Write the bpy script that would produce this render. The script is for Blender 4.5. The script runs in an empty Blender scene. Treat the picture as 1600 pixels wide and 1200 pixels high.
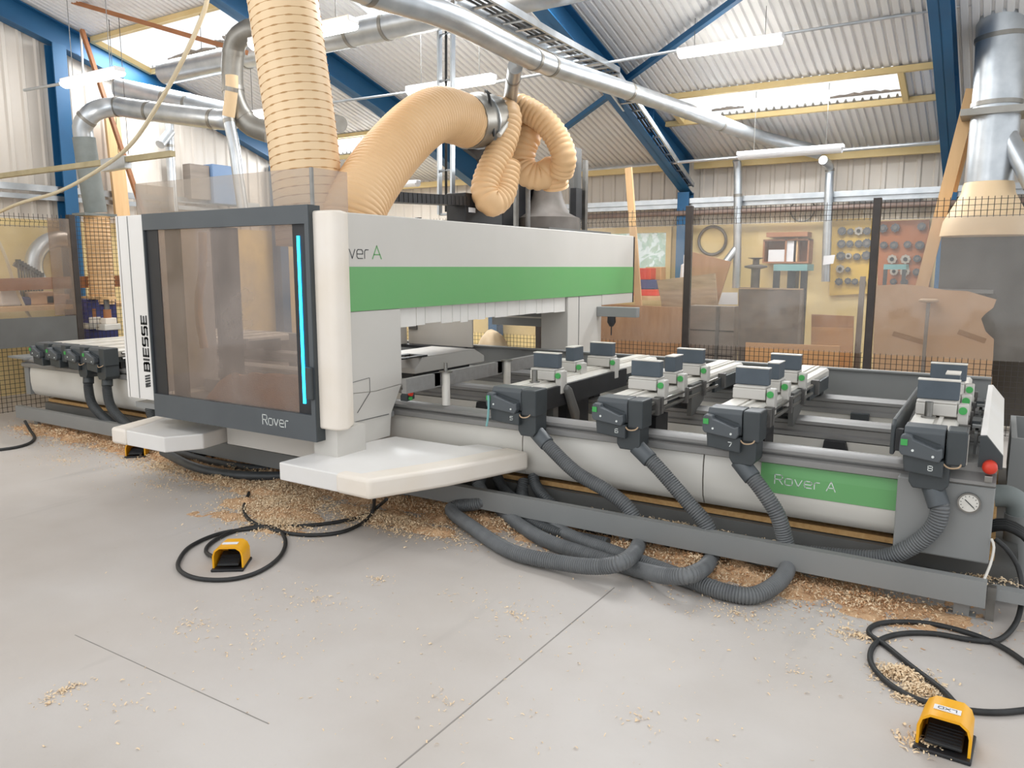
import bpy, math, random
from mathutils import Vector, Matrix
random.seed(7)
S = bpy.context.scene
C = S.collection

# ------------------------------------------------------------------ camera, sky, lights, exposure
YAW, PITCH, FPX, CAMZ = 0.560309587, 0.148760212, 1219.06, 1.6
cam_data = bpy.data.cameras.new('camera')
cam_data.sensor_width = 36.0
cam_data.lens = 36.0 * FPX / 1600.0
cam_data.clip_start, cam_data.clip_end = 0.05, 200
cam = bpy.data.objects.new('camera', cam_data)
cam.location = (0, 0, CAMZ)
cam.rotation_euler = (math.pi / 2 - PITCH, 0, YAW)
C.objects.link(cam)
S.camera = cam

world = bpy.data.worlds.new('sky'); S.world = world
world.use_nodes = True
wb = world.node_tree.nodes['Background']
wb.inputs['Color'].default_value = (0.93, 0.97, 1.0, 1)
wb.inputs['Strength'].default_value = 1.15

def area(name, loc, rot, sx, sy, power, col=(1, 1, 1)):
    d = bpy.data.lights.new(name, 'AREA'); d.shape = 'RECTANGLE'
    d.size, d.size_y, d.energy, d.color = sx, sy, power, col
    o = bpy.data.objects.new(name, d); o.location = loc; o.rotation_euler = rot
    C.objects.link(o); return o
PITCHR = math.atan(0.282)
area('skylight_and_fill', (-2.4, 9.68, 3.50), (-PITCHR, 0, 0), 2.4, 0.6, 110, (0.95, 0.98, 1))
area('skylight_and_fill', (-9.0, 6.6, 4.38), (-PITCHR, 0, 0), 2.6, 0.75, 110, (0.95, 0.98, 1))
area('skylight_and_fill', (-8.7, 9.6, 3.53), (-PITCHR, 0, 0), 2.4, 0.7, 110, (0.95, 0.98, 1))
area('skylight_and_fill', (-2.4, 6.6, 4.35), (-PITCHR, 0, 0), 2.6, 0.75, 120, (0.95, 0.98, 1))  # added fill under an unseen roof opening in the right bay
area('skylight_and_fill', (-5.25, 6.6, 4.35), (-PITCHR, 0, 0), 1.8, 0.75, 110, (0.95, 0.98, 1))  # likewise added, under the unseen opening in the middle bay
for lx, ly in ((-8.5, 1.5), (-5, 1.5), (-1.5, 1.5), (-7, -2), (-2, -2)):        # added fill lights lifting the roof, above and behind the camera
    d = bpy.data.lights.new('hall_fill', 'POINT'); d.energy = 38; d.shadow_soft_size = 0.5; d.color = (1, 0.98, 0.95)
    o = bpy.data.objects.new('hall_fill', d); o.location = (lx, ly, 3.6); C.objects.link(o)
S.view_settings.view_transform = 'Standard'
S.view_settings.look = 'None'
S.view_settings.gamma = 1.0
S.view_settings.use_curve_mapping = False
S.view_settings.exposure = 0.22
S.cycles.use_denoising = True
S.cycles.max_bounces = 8
S.cycles.transparent_max_bounces = 24
S.cycles.caustics_reflective = False
S.cycles.caustics_refractive = False

# ------------------------------------------------------------------ survey: a pixel of the photo on a known plane -> place in metres
cy, sy, cp, sp = math.cos(-YAW), math.sin(-YAW), math.cos(PITCH), math.sin(PITCH)
FW = Vector((sy * cp, cy * cp, -sp)); RT = Vector((cy, -sy, 0)); DN = FW.cross(RT)
def at(u, v, x=None, y=None, z=None):
    r = RT * ((u - 800) / FPX) + DN * ((v - 600) / FPX) + FW
    if x is not None: t = x / r.x
    elif y is not None: t = y / r.y
    else: t = (z - CAMZ) / r.z
    return Vector((r.x * t, r.y * t, CAMZ + r.z * t))
def roof_z(y): return 3.15 + 0.282 * (11.2 - y)

# ------------------------------------------------------------------ materials
def lin(h):
    h = h.lstrip('#'); out = []
    for i in (0, 2, 4):
        c = int(h[i:i + 2], 16) / 255
        out.append(c / 12.92 if c <= 0.04045 else ((c + 0.055) / 1.055) ** 2.4)
    return (*out, 1)
def newmat(name):
    m = bpy.data.materials.new(name); m.use_nodes = True
    nt = m.node_tree
    return m, nt, nt.nodes['Principled BSDF']
def link(nt, a, b): nt.links.new(a, b)
def mat(name, col, rough=0.5, metal=0.0, col2=None, scale=6.0, amount=0.5, bump=0.0, stretch=(1, 1, 1), spec=0.5, detail=5, bscale=None):
    """A base colour broken up by a second (dirt, grain, wear) colour through 3-D noise."""
    m, nt, b = newmat(name)
    b.inputs['Roughness'].default_value = rough
    b.inputs['Metallic'].default_value = metal
    b.inputs['Specular IOR Level'].default_value = spec
    tc = nt.nodes.new('ShaderNodeTexCoord'); mp = nt.nodes.new('ShaderNodeMapping')
    mp.inputs['Scale'].default_value = stretch
    link(nt, tc.outputs['Object'], mp.inputs['Vector'])
    n = nt.nodes.new('ShaderNodeTexNoise'); n.inputs['Scale'].default_value = scale; n.inputs['Detail'].default_value = detail
    link(nt, mp.outputs['Vector'], n.inputs['Vector'])
    r = nt.nodes.new('ShaderNodeValToRGB')
    r.color_ramp.elements[0].position = 0.5 - amount * 0.4; r.color_ramp.elements[1].position = 0.5 + amount * 0.4
    c1 = lin(col)
    c2 = lin(col2) if col2 else tuple(c * 0.86 for c in c1[:3]) + (1,)
    r.color_ramp.elements[0].color = c2; r.color_ramp.elements[1].color = c1
    link(nt, n.outputs['Fac'], r.inputs['Fac']); link(nt, r.outputs['Color'], b.inputs['Base Color'])
    if bump:
        n2 = n
        if bscale:
            n2 = nt.nodes.new('ShaderNodeTexNoise'); n2.inputs['Scale'].default_value = bscale
            link(nt, mp.outputs['Vector'], n2.inputs['Vector'])
        bp = nt.nodes.new('ShaderNodeBump'); bp.inputs['Strength'].default_value = bump; bp.inputs['Distance'].default_value = 0.01
        link(nt, n2.outputs['Fac'], bp.inputs['Height']); link(nt, bp.outputs['Normal'], b.inputs['Normal'])
    return m
def glow(name, col, strength):
    m, nt, b = newmat(name)
    b.inputs['Base Color'].default_value = lin(col); b.inputs['Emission Color'].default_value = lin(col)
    b.inputs['Emission Strength'].default_value = strength
    return m
def sheet(name, tint, dust, dustamt, rough=0.05, gloss=0.08, scale=3.0):
    """See-through plastic: clear, partly dusty, with a faint mirror."""
    m, nt, b = newmat(name); nt.nodes.remove(b)
    out = nt.nodes['Material Output']
    tr = nt.nodes.new('ShaderNodeBsdfTransparent'); tr.inputs['Color'].default_value = lin(tint)
    df = nt.nodes.new('ShaderNodeBsdfDiffuse'); df.inputs['Color'].default_value = lin(dust)
    gl = nt.nodes.new('ShaderNodeBsdfGlossy'); gl.inputs['Roughness'].default_value = rough
    n = nt.nodes.new('ShaderNodeTexNoise'); n.inputs['Scale'].default_value = scale; n.inputs['Detail'].default_value = 6
    tc = nt.nodes.new('ShaderNodeTexCoord'); link(nt, tc.outputs['Object'], n.inputs['Vector'])
    mr = nt.nodes.new('ShaderNodeMapRange')
    mr.inputs['From Min'].default_value = 0.3; mr.inputs['From Max'].default_value = 0.7
    mr.inputs['To Min'].default_value = dustamt * 0.6; mr.inputs['To Max'].default_value = dustamt * 1.4
    link(nt, n.outputs['Fac'], mr.inputs['Value'])
    m1 = nt.nodes.new('ShaderNodeMixShader'); m2 = nt.nodes.new('ShaderNodeMixShader')
    link(nt, mr.outputs['Result'], m1.inputs['Fac']); link(nt, tr.outputs[0], m1.inputs[1]); link(nt, df.outputs[0], m1.inputs[2])
    m2.inputs['Fac'].default_value = gloss
    link(nt, m1.outputs[0], m2.inputs[1]); link(nt, gl.outputs[0], m2.inputs[2]); link(nt, m2.outputs[0], out.inputs['Surface'])
    return m

M = {}
M['white'] = mat('white_paint', '#e6e4e2', 0.42, col2='#dcd8d3', scale=2.2, amount=0.7)
M['cream'] = mat('cream_bumper_vinyl', '#ebe4dc', 0.5, col2='#e2d6c6', scale=3, amount=0.8)
M['wgrey'] = mat('warm_grey_paint', '#cbc7c1', 0.42, col2='#c4c0b9', scale=2, amount=0.8)
M['bedwhite'] = mat('bed_cover_paint', '#dddad4', 0.38, col2='#cfcac0', scale=2.5, amount=0.9, stretch=(0.5, 1, 2))
M['green'] = mat('green_film', '#66a666', 0.4, col2='#6ea56c', scale=3, amount=0.9)
M['slate'] = mat('slate_paint', '#53585c', 0.45, col2='#4a4f53', scale=4, amount=0.8)
M['slatedk'] = mat('dark_slate_plastic', '#3f4447', 0.48, col2='#34393b', scale=9, amount=0.8)
M['block'] = mat('blue_grey_rubber', '#545d66', 0.6, col2='#49525a', scale=9, amount=0.8)
M['black'] = mat('black_plastic', '#1d1e20', 0.5, col2='#26262a', scale=8)
M['rubber'] = mat('black_rubber', '#1b1c1d', 0.55, col2='#2c2c2c', scale=20)
M['mgrey'] = mat('machine_grey_paint', '#8d8e8d', 0.45, col2='#828382', scale=2, amount=0.8)
M['mgreydk'] = mat('dark_machine_grey', '#6b6b69', 0.5, col2='#5b5a57', scale=3, amount=0.9)
M['alu'] = mat('brushed_aluminium', '#989796', 0.5, 0.35, col2='#858380', scale=5, amount=0.8, stretch=(0.4, 4, 4))
M['aluw'] = mat('anodised_aluminium', '#dcd9d3', 0.45, 0.15, col2='#cbc5ba', scale=8, amount=0.8)
M['steel'] = mat('steel', '#9a9894', 0.35, 0.9, col2='#7c7a76', scale=8)
M['galv'] = mat('galvanised_duct', '#d2d5d8', 0.36, 0.8, col2='#aab0b5', scale=7, amount=0.9)
M['galvdk'] = mat('dusty_galvanised_duct', '#a8a59f', 0.42, 0.7, col2='#7e7a72', scale=5, amount=0.9)
M['ductgrey'] = mat('grey_flexible_duct', '#858b89', 0.6, col2='#757b79', scale=6)
M['tan'] = mat('tan_polyurethane_hose', '#e8c396', 0.5, col2='#d9ae7c', scale=3, amount=0.9)
M['tanlt'] = mat('pale_polyurethane_hose', '#efd4ae', 0.5, col2='#e6c69a', scale=3, amount=0.9)
M['hose'] = mat('grey_ribbed_hose', '#6d6f70', 0.45, col2='#5c5e60', scale=10)
M['hosedk'] = mat('dark_ribbed_hose', '#484b4d', 0.45, col2='#3a3d3f', scale=10)
M['yellow'] = mat('yellow_plastic', '#f5b51d', 0.4, col2='#eaa413', scale=8)
M['red'] = mat('red_button', '#d9402c', 0.4, col2='#c93622', scale=8)
M['btn'] = mat('green_button', '#46a556', 0.45, col2='#3c9a4c', scale=12)
M['wood'] = mat('pine_board', '#e0bb8c', 0.65, col2='#cfa472', scale=3, amount=0.9, stretch=(6, 6, 0.6))
M['woodh'] = mat('pine_plank', '#d6a877', 0.65, col2='#bb8757', scale=3, amount=0.9, stretch=(0.6, 6, 8))
M['woodbr'] = mat('brown_timber', '#a8714a', 0.65, col2='#8f5d3b', scale=4, amount=0.9, stretch=(1, 6, 6))
M['ply'] = mat('worn_plywood', '#c89c76', 0.65, col2='#a27650', scale=4.5, amount=0.9, stretch=(3, 1, 0.7))
M['plyw'] = mat('brown_plywood', '#cfa27a', 0.65, col2='#a67850', scale=4.5, amount=0.9, stretch=(3, 1, 0.7))
M['pipebr'] = mat('dull_brown_paint', '#8d7a70', 0.5, col2='#7c6a62')
M['brass'] = mat('dull_brass', '#b8ab8a', 0.5, 0.2, col2='#a39674')
M['zinc'] = mat('pale_sheet_metal', '#c6c6c3', 0.5, 0.1, col2='#b5b3ae', scale=4, amount=0.9)
M['shavor'] = mat('brightened_orange_shavings', '#efbf8e', 0.85, col2='#d39a66', scale=30, amount=0.9, bump=1.0, bscale=110)  # lightened copy of the shavings, making up for the dim cabinet
M['crate'] = mat('weathered_crate_wood', '#cbb090', 0.75, col2='#8f775f', scale=5, amount=0.9, stretch=(0.8, 1, 5))
M['crategrey'] = mat('grey_weathered_wood', '#978c82', 0.8, col2='#7a7169', scale=3, amount=0.9, stretch=(0.8, 1, 5))
M['darkboard'] = mat('dark_worn_board', '#635c57', 0.6, col2='#87786b', scale=11, amount=0.9)
M['glossboard'] = mat('dark_polished_panel', '#4a4640', 0.12, col2='#565048', scale=2, amount=0.9)
M['card'] = mat('cardboard', '#cfab88', 0.8, col2='#c09a76', scale=1.6, amount=0.9, bump=0.3)
M['tape'] = mat('brown_tape', '#a67c52', 0.4)
M['orangebd'] = mat('orange_stained_board', '#b9713f', 0.6, col2='#a5623a', scale=3, amount=0.9)
M['yboard'] = mat('yellow_painted_board', '#dfba58', 0.6, col2='#d3ac4c', scale=3, amount=0.9)
M['ywall'] = mat('yellow_wall_paint', '#e6d09c', 0.7, col2='#dcc388', scale=1.5, amount=0.9)
M['ytim'] = mat('yellow_painted_timber', '#e6cf9a', 0.6, col2='#dabf84', scale=4, amount=0.9)
M['blue'] = mat('blue_steel_paint', '#1f628f', 0.5, col2='#1a527c', scale=2, amount=0.9)
M['bluegr'] = mat('dusty_blue_paint', '#6f88a8', 0.55, col2='#617a9c', scale=3, amount=0.9)
M['clad'] = mat('white_sheet_cladding', '#e0d9d0', 0.55, col2='#d3c9bd', scale=1.2, amount=0.9, stretch=(2, 2, 0.4))
M['roof'] = mat('white_roof_sheet', '#f0f0f1', 0.5, col2='#e6e6e6', scale=0.9, amount=0.9)
M['shav'] = mat('wood_shavings', '#dfbd97', 0.85, col2='#bd9068', scale=26, amount=0.9, bump=1.0, bscale=90)
M['hood'] = mat('dusty_dark_hood', '#78716b', 0.6, 0.2, col2='#5f5953', scale=5)
M['helix'] = mat('hose_wire', '#c79c6a', 0.6)
M['shavlt'] = mat('pale_wood_curl', '#f0dcbe', 0.75, col2='#e3c49a', scale=12, amount=0.9)
M['shavdk'] = mat('orange_wood_curl', '#d8ac80', 0.78, col2='#c0926a', scale=12, amount=0.9)
M['osb'] = mat('particle_board', '#d8b079', 0.8, col2='#b98a52', scale=45, amount=0.9, bump=0.6)
M['wire'] = mat('black_wire', '#2a2624', 0.55, col2='#3a322d', scale=6)
M['post'] = mat('black_fence_post', '#2b2523', 0.5, col2='#3a322e', scale=7)
M['lamp'] = glow('fluorescent_tube', '#fffaf0', 9.0)
M['lampoff'] = mat('white_lamp_cover', '#f2f2f4', 0.3, col2='#e6e6ea')
M['led'] = glow('blue_led', '#20b4ff', 5.0)
M['ledred'] = glow('red_indicator', '#ff3020', 6.0)
M['glass'] = sheet('bronze_door_glass', '#e0d6ce', '#aa9e96', 0.33, gloss=0.05)
M['acr'] = sheet('clear_acrylic', '#efeae4', '#cfc8c0', 0.24, gloss=0.05)
M['poly'] = sheet('dusty_polycarbonate', '#f7f5f3', '#d6d2cd', 0.07, gloss=0.035)
M['polydk'] = sheet('dirty_polycarbonate', '#e3d9d0', '#b5a79b', 0.25, gloss=0.05)
M['pane'] = sheet('window_pane', '#f6fbfa', '#e8f2f2', 0.22, gloss=0.04)  # white film put in for the brightness of daylight at the window
M['strip'] = mat('strip_curtain', '#e5e2dd', 0.5, col2='#d8d4ce', scale=6, amount=0.9)
M['leaf'] = mat('brightened_leaf', '#c3e6d2', 0.6, col2='#f0faf6', scale=1.3, amount=0.8)  # leaf colour whitened to carry the outdoor daylight
M['print'] = mat('dark_print', '#35383b', 0.5)
M['printw'] = mat('white_print', '#dfe3e0', 0.5)
M['dial'] = mat('dial_face', '#dcd9d2', 0.4, col2='#d2cec6', scale=20)
M['blues'] = mat('blue_plastic_crate', '#45487f', 0.5, col2='#3b3e74', scale=6)
M['teal'] = mat('teal_paint', '#7fb0b0', 0.55, col2='#6da0a2', scale=5)
M['iron'] = mat('grey_cast_iron', '#7d7a77', 0.5, 0.4, col2='#5e5c5a', scale=9)
M['cutter'] = mat('steel_cutter', '#6b6f74', 0.4, 0.6, col2='#4a4d52', scale=30, amount=0.9)
M['cutterlt'] = mat('pale_alloy_cutter', '#c3bdb2', 0.4, 0.4, col2='#a59e92', scale=30, amount=0.9)
M['beige'] = mat('beige_air_hose', '#d9ccb0', 0.5, col2='#cfc0a2', scale=6)
M['paper'] = mat('white_paper', '#e8e8ea', 0.7, col2='#dcdce0')
M['skyglass'] = sheet('skylight_sheet', '#ffffff', '#f4eee6', 0.07, gloss=0.0, scale=1.4)

def floor_material():
    m, nt, b = newmat('painted_concrete')
    b.inputs['Roughness'].default_value = 0.5
    b.inputs['Specular IOR Level'].default_value = 0.35
    geo = nt.nodes.new('ShaderNodeNewGeometry')
    def noise(s, sc=(1, 1, 1), d=5):
        mp = nt.nodes.new('ShaderNodeMapping'); mp.inputs['Scale'].default_value = sc
        link(nt, geo.outputs['Position'], mp.inputs['Vector'])
        n = nt.nodes.new('ShaderNodeTexNoise'); n.inputs['Scale'].default_value = s; n.inputs['Detail'].default_value = d
        link(nt, mp.outputs['Vector'], n.inputs['Vector']); return n.outputs['Fac']
    def ramp(f, stops):
        r = nt.nodes.new('ShaderNodeValToRGB'); e = r.color_ramp.elements
        e[0].position, e[0].color = stops[0][0], stops[0][1]; e[1].position, e[1].color = stops[1][0], stops[1][1]
        link(nt, f, r.inputs['Fac']); return r.outputs['Color']
    def mix(f, a, c, mode='MIX'):
        x = nt.nodes.new('ShaderNodeMix'); x.data_type = 'RGBA'; x.blend_type = mode
        if hasattr(f, 'is_output'): link(nt, f, x.inputs['Factor'])
        else: x.inputs['Factor'].default_value = f
        link(nt, a, x.inputs['A']); link(nt, c, x.inputs['B']); return x.outputs['Result']
    base = ramp(noise(1.1), ((0.35, lin('#b9b1aa')), (0.65, lin('#c4beb9'))))
    wear = ramp(noise(0.45, (1.0, 1.6, 1)), ((0.44, (0, 0, 0, 1)), (0.72, (0.5, 0.5, 0.5, 1))))
    dark = ramp(noise(3), ((0.3, lin('#a09992')), (0.7, lin('#aca59f'))))
    col = mix(wear, base, dark)
    scuff = ramp(noise(2.2, (1.6, 0.22, 1), 8), ((0.64, (0, 0, 0, 1)), (0.74, (0.32, 0.32, 0.32, 1))))
    scuffc = ramp(noise(5), ((0.3, lin('#8f8a86')), (0.7, lin('#97928e'))))
    col = mix(scuff, col, scuffc)
    speck = ramp(noise(38, (1, 1, 1), 3), ((0.70, (0, 0, 0, 1)), (0.78, (0.55, 0.55, 0.55, 1))))
    speckc = ramp(noise(4), ((0.3, lin('#8b857f')), (0.7, lin('#d8c6a8'))))
    col = mix(speck, col, speckc)
    # sawdust film beside the machine
    link(nt, col, b.inputs['Base Color'])
    bp = nt.nodes.new('ShaderNodeBump'); bp.inputs['Strength'].default_value = 0.06; bp.inputs['Distance'].default_value = 0.01
    link(nt, noise(60), bp.inputs['Height']); link(nt, bp.outputs['Normal'], b.inputs['Normal'])
    return m
M['floor'] = floor_material()

# ------------------------------------------------------------------ mesh builder
BASE = {}                                     # world place of every parent
def curve_points(pts, step):
    """Catmull-Rom through pts, resampled about every step metres."""
    P = [Vector(p) for p in pts]
    if len(P) == 2: dense = [P[0].lerp(P[1], i / 40) for i in range(41)]
    else:
        Q = [2 * P[0] - P[1]] + P + [2 * P[-1] - P[-2]]; dense = []
        for i in range(1, len(Q) - 2):
            a, b, c, d = Q[i - 1:i + 3]
            for k in range(24):
                t = k / 24
                dense.append(0.5 * (2 * b + (c - a) * t + (2 * a - 5 * b + 4 * c - d) * t * t + (3 * b - a - 3 * c + d) * t ** 3))
        dense.append(P[-1])
    L = [0]
    for i in range(1, len(dense)): L.append(L[-1] + (dense[i] - dense[i - 1]).length)
    n = max(2, int(round(L[-1] / step))); out = []; j = 0
    for i in range(n + 1):
        s = L[-1] * i / n
        while j < len(L) - 2 and L[j + 1] < s: j += 1
        out.append(dense[j].lerp(dense[j + 1], (s - L[j]) / max(1e-9, L[j + 1] - L[j])))
    return out

class MB:
    def __init__(s): s.v, s.f = [], []
    def add(s, vs, fs):
        n = len(s.v); s.v += [Vector(v) for v in vs]; s.f += [tuple(n + i for i in f) for f in fs]; return s
    def box(s, x0, x1, y0, y1, z0, z1):
        return s.add([(x, y, z) for x in (x0, x1) for y in (y0, y1) for z in (z0, z1)],
                     [(0, 1, 3, 2), (4, 6, 7, 5), (0, 4, 5, 1), (2, 3, 7, 6), (0, 2, 6, 4), (1, 5, 7, 3)])
    def prism(s, poly, axis, a, b):
        def p(u, v, w): return {'x': (w, u, v), 'y': (u, w, v), 'z': (u, v, w)}[axis]
        n = len(poly)
        return s.add([p(u, v, a) for u, v in poly] + [p(u, v, b) for u, v in poly],
                     [tuple(range(n)), tuple(range(2 * n - 1, n - 1, -1))] + [(i, i + n, (i + 1) % n + n, (i + 1) % n) for i in range(n)])
    def tube(s, pts, r, n=12, caps=True):
        P = [Vector(p) for p in pts]; N = len(P); up = None; rings = []
        for i in range(N):
            t = (P[min(i + 1, N - 1)] - P[max(i - 1, 0)]).normalized()
            if up is None: up = t.orthogonal().normalized()
            up = (up - t * up.dot(t)).normalized(); w = t.cross(up)
            rr = r[i] if isinstance(r, (list, tuple)) else r
            rings.append([P[i] + (up * math.cos(2 * math.pi * k / n) + w * math.sin(2 * math.pi * k / n)) * rr for k in range(n)])
        fs = [(i * n + k, i * n + (k + 1) % n, (i + 1) * n + (k + 1) % n, (i + 1) * n + k) for i in range(N - 1) for k in range(n)]
        if caps: fs += [tuple(range(n - 1, -1, -1)), tuple((N - 1) * n + k for k in range(n))]
        return s.add([v for g in rings for v in g], fs)
    def cyl(s, a, b, r, n=16, r2=None): return s.tube([a, b], [r, r if r2 is None else r2], n)
    def smooth_tube(s, pts, r, n=10, step=0.04): return s.tube(curve_points(pts, step), r, n)
    def ribbed(s, pts, r, pitch, depth, n=16):
        q = curve_points(pts, pitch / 4)
        return s.tube(q, [r * (1, 1 - depth * 0.3, 1 - depth, 1 - depth * 0.3)[i % 4] for i in range(len(q))], n)
    def lathe(s, prof, c, n=20):
        c = Vector(c)
        return s._lathe(prof, c, n)
    def _lathe(s, prof, c, n):
        vs = [(c.x + r * math.cos(2 * math.pi * k / n), c.y + r * math.sin(2 * math.pi * k / n), c.z + z) for r, z in prof for k in range(n)]
        N = len(prof)
        fs = [(i * n + k, i * n + (k + 1) % n, (i + 1) * n + (k + 1) % n, (i + 1) * n + k) for i in range(N - 1) for k in range(n)]
        return s.add(vs, fs + [tuple(range(n - 1, -1, -1)), tuple((N - 1) * n + k for k in range(n))])
    def beam(s, a, b, w, h, up=(0, 0, 1)):
        a, b = Vector(a), Vector(b); t = (b - a).normalized(); up = Vector(up)
        sd = t.cross(up).normalized(); u = sd.cross(t)
        q = [p + sd * i * w / 2 + u * j * h / 2 for p in (a, b) for i, j in ((-1, -1), (1, -1), (1, 1), (-1, 1))]
        return s.add(q, [(3, 2, 1, 0), (4, 5, 6, 7)] + [(i, (i + 1) % 4, (i + 1) % 4 + 4, i + 4) for i in range(4)])
    def build(s, name, m, parent=None, bevel=0.0, smooth=False, seg=2, **props):
        me = bpy.data.meshes.new(name)
        xs = [v.x for v in s.v]; ys = [v.y for v in s.v]; zs = [v.z for v in s.v]
        if parent is not None: o0 = Vector((0, 0, 0)) + BASE[parent.name]; loc = Vector((0, 0, 0)); w = o0
        else: w = Vector(((min(xs) + max(xs)) / 2, (min(ys) + max(ys)) / 2, min(zs))); loc = w
        me.from_pydata([tuple(v - w) for v in s.v], [], s.f)
        me.validate()
        me.materials.append(M[m] if isinstance(m, str) else m)
        if smooth:
            me.polygons.foreach_set('use_smooth', [True] * len(me.polygons))
            try: me.set_sharp_from_angle(angle=math.radians(45))
            except Exception: pass
        import bmesh
        bm = bmesh.new(); bm.from_mesh(me); bmesh.ops.recalc_face_normals(bm, faces=bm.faces); bm.to_mesh(me); bm.free()
        o = bpy.data.objects.new(name, me); C.objects.link(o); o.location = loc
        if parent is not None: o.parent = parent
        BASE[o.name] = w
        if bevel:
            b = o.modifiers.new('bevel', 'BEVEL'); b.width = bevel; b.segments = seg; b.limit_method = 'ANGLE'; b.angle_limit = math.radians(35)
            b.harden_normals = False
        for k, v in props.items(): o[k] = v
        return o

def thing(name, label, cat, loc, group=None):
    o = bpy.data.objects.new(name, None); C.objects.link(o); o.location = loc; o.empty_display_size = 0.1
    o['label'] = label; o['category'] = cat
    if group: o['group'] = group
    BASE[o.name] = Vector(loc); return o
def tag(o, label, cat, group=None, kind=None):
    o['label'] = label; o['category'] = cat
    if group: o['group'] = group
    if kind: o['kind'] = kind
    return o
def struct(o): o['kind'] = 'structure'; return o
GL = {'R': (.95, [[(0, 0), (0, 1), (.78, 1), (.93, .88), (.93, .62), (.78, .5), (0, .5)], [(.5, .5), (.97, 0)]]),
 'o': (.9, [[(.16, 0), (.74, 0), (.9, .13), (.9, .57), (.74, .7), (.16, .7), (0, .57), (0, .13), (.16, 0)]]), 'v': (.84, [[(0, .7), (.42, 0), (.84, .7)]]),
 'e': (.9, [[(.86, 0), (.16, 0), (0, .13), (0, .57), (.16, .7), (.74, .7), (.9, .57), (.9, .35), (0, .35)]]), 'r': (.58, [[(0, 0), (0, .55), (.15, .7), (.58, .7)]]),
 'A': (1.0, [[(0, 0), (.5, 1), (1, 0)], [(.17, .32), (.83, .32)]]), ' ': (.25, []),
 'B': (.95, [[(0, 0), (0, 1), (.8, 1), (.92, .9), (.92, .62), (.8, .52), (0, .52)], [(.8, .52), (.95, .4), (.95, .12), (.82, 0), (0, 0)]]), 'I': (.02, [[(0, 0), (0, 1)]]),
 'E': (.88, [[(.88, 0), (0, 0), (0, 1), (.88, 1)], [(0, .5), (.82, .5)]]), 'S': (.92, [[(0, 0), (.8, 0), (.92, .1), (.92, .42), (.82, .51), (.1, .51), (0, .6), (0, .9), (.12, 1), (.9, 1)]]),
 'D': (.9, [[(0, 0), (0, 1), (.7, 1), (.9, .82), (.9, .18), (.7, 0), (0, 0)]]), 'X': (.9, [[(0, 0), (.9, 1)], [(0, 1), (.9, 0)]]), 'L': (.8, [[(0, 1), (0, 0), (.8, 0)]]),
 '5': (.8, [[(0, 0), (.7, 0), (.8, .1), (.8, .45), (.7, .55), (0, .55), (0, 1), (.8, 1)]]), '6': (.8, [[(.75, 1), (.1, 1), (0, .9), (0, 0), (.8, 0), (.8, .52), (0, .52)]]),
 '7': (.8, [[(0, 1), (.8, 1), (.8, .85), (.35, 0)]]), '8': (.8, [[(0, 0), (.8, 0), (.8, 1), (0, 1), (0, 0)], [(0, .52), (.8, .52)]])}
def text(body, name, m, parent, origin, ax, ay, height, width=None, bold=0.0, depth=0.0015, label=None, stroke=0.09, gap=0.3):
    """Raised squared lettering drawn in strokes: ax is the reading direction, ay the letters' up."""
    ax, ay = Vector(ax), Vector(ay); az = ax.cross(ay); o = Vector(origin); x = 0; segs = []
    for chr_ in body:
        adv, strokes = GL[chr_]
        for st in strokes:
            for p, q in zip(st[:-1], st[1:]): segs.append((p[0] + x, p[1], q[0] + x, q[1]))
        x += adv + gap
    tot = x - gap; top = max(max(s_[1], s_[3]) for s_ in segs); sy_ = height / top; sx_ = (width / tot) if width else sy_ * 0.85
    mb = MB(); w = height * stroke
    for x0, y0, x1, y1 in segs:
        p, q = o + ax * x0 * sx_ + ay * y0 * sy_, o + ax * x1 * sx_ + ay * y1 * sy_; d = (q - p).normalized() * w * 0.45
        mb.beam(p - d + az * depth * .5, q + d + az * depth * .5, w, depth, az)
    kw = {'label': label} if label else {}
    return mb.build(name, m, parent, **kw)
X, Y, Z = Vector((1, 0, 0)), Vector((0, 1, 0)), Vector((0, 0, 1))

# ------------------------------------------------------------------ the building
fl = struct(MB().box(-13.5, 5, -9, 11.4, -0.12, 0).build('floor', 'floor'))
M['joint'] = mat('floor_joint', '#85807b', 0.8, col2='#948f89', scale=6)
a, b = at(620, 1200, z=0.0006), at(960, 918, z=0.0006); a = a + (a - b) * 0.6
MB().beam(a, b, 0.006, 0.001).build('floor_joint', 'joint', fl)
MB().beam(at(117, 992, z=0.0006), at(420, 1131, z=0.0006), 0.004, 0.001).build('floor_joint', 'joint', fl)

def corrugated(x0, x1, y0, y1, pitch=0.09, d=0.03, zoff=0.0):
    mb = MB(); xs = []; x = math.floor(x0 / pitch) * pitch
    while x < x1 + pitch:
        for dx, dz in ((0, 0), (0.60, 0), (0.70, d), (0.90, d)):
            xx = x + dx * pitch
            if x0 <= xx <= x1: xs.append((xx, dz))
        x += pitch
    xs = [(x0, xs[0][1])] + xs + [(x1, xs[-1][1])]
    v = [(xx, yy, roof_z(yy) + dz + zoff) for xx, dz in xs for yy in (y0, y1)]
    mb.add(v, [(2 * i, 2 * i + 1, 2 * i + 3, 2 * i + 2) for i in range(len(xs) - 1)]); return mb
roof = MB()
LO, HI = (9.40, 10.0), (6.22, 6.98)
gapsLO, gapsHI = [(-9.9, -7.5), (-3.66, -1.13)], [(-10.38, -7.8), (-6.2, -4.3), (-3.8, -1.0)]  # the middle and right upper gaps are unseen, added for extra light
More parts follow.
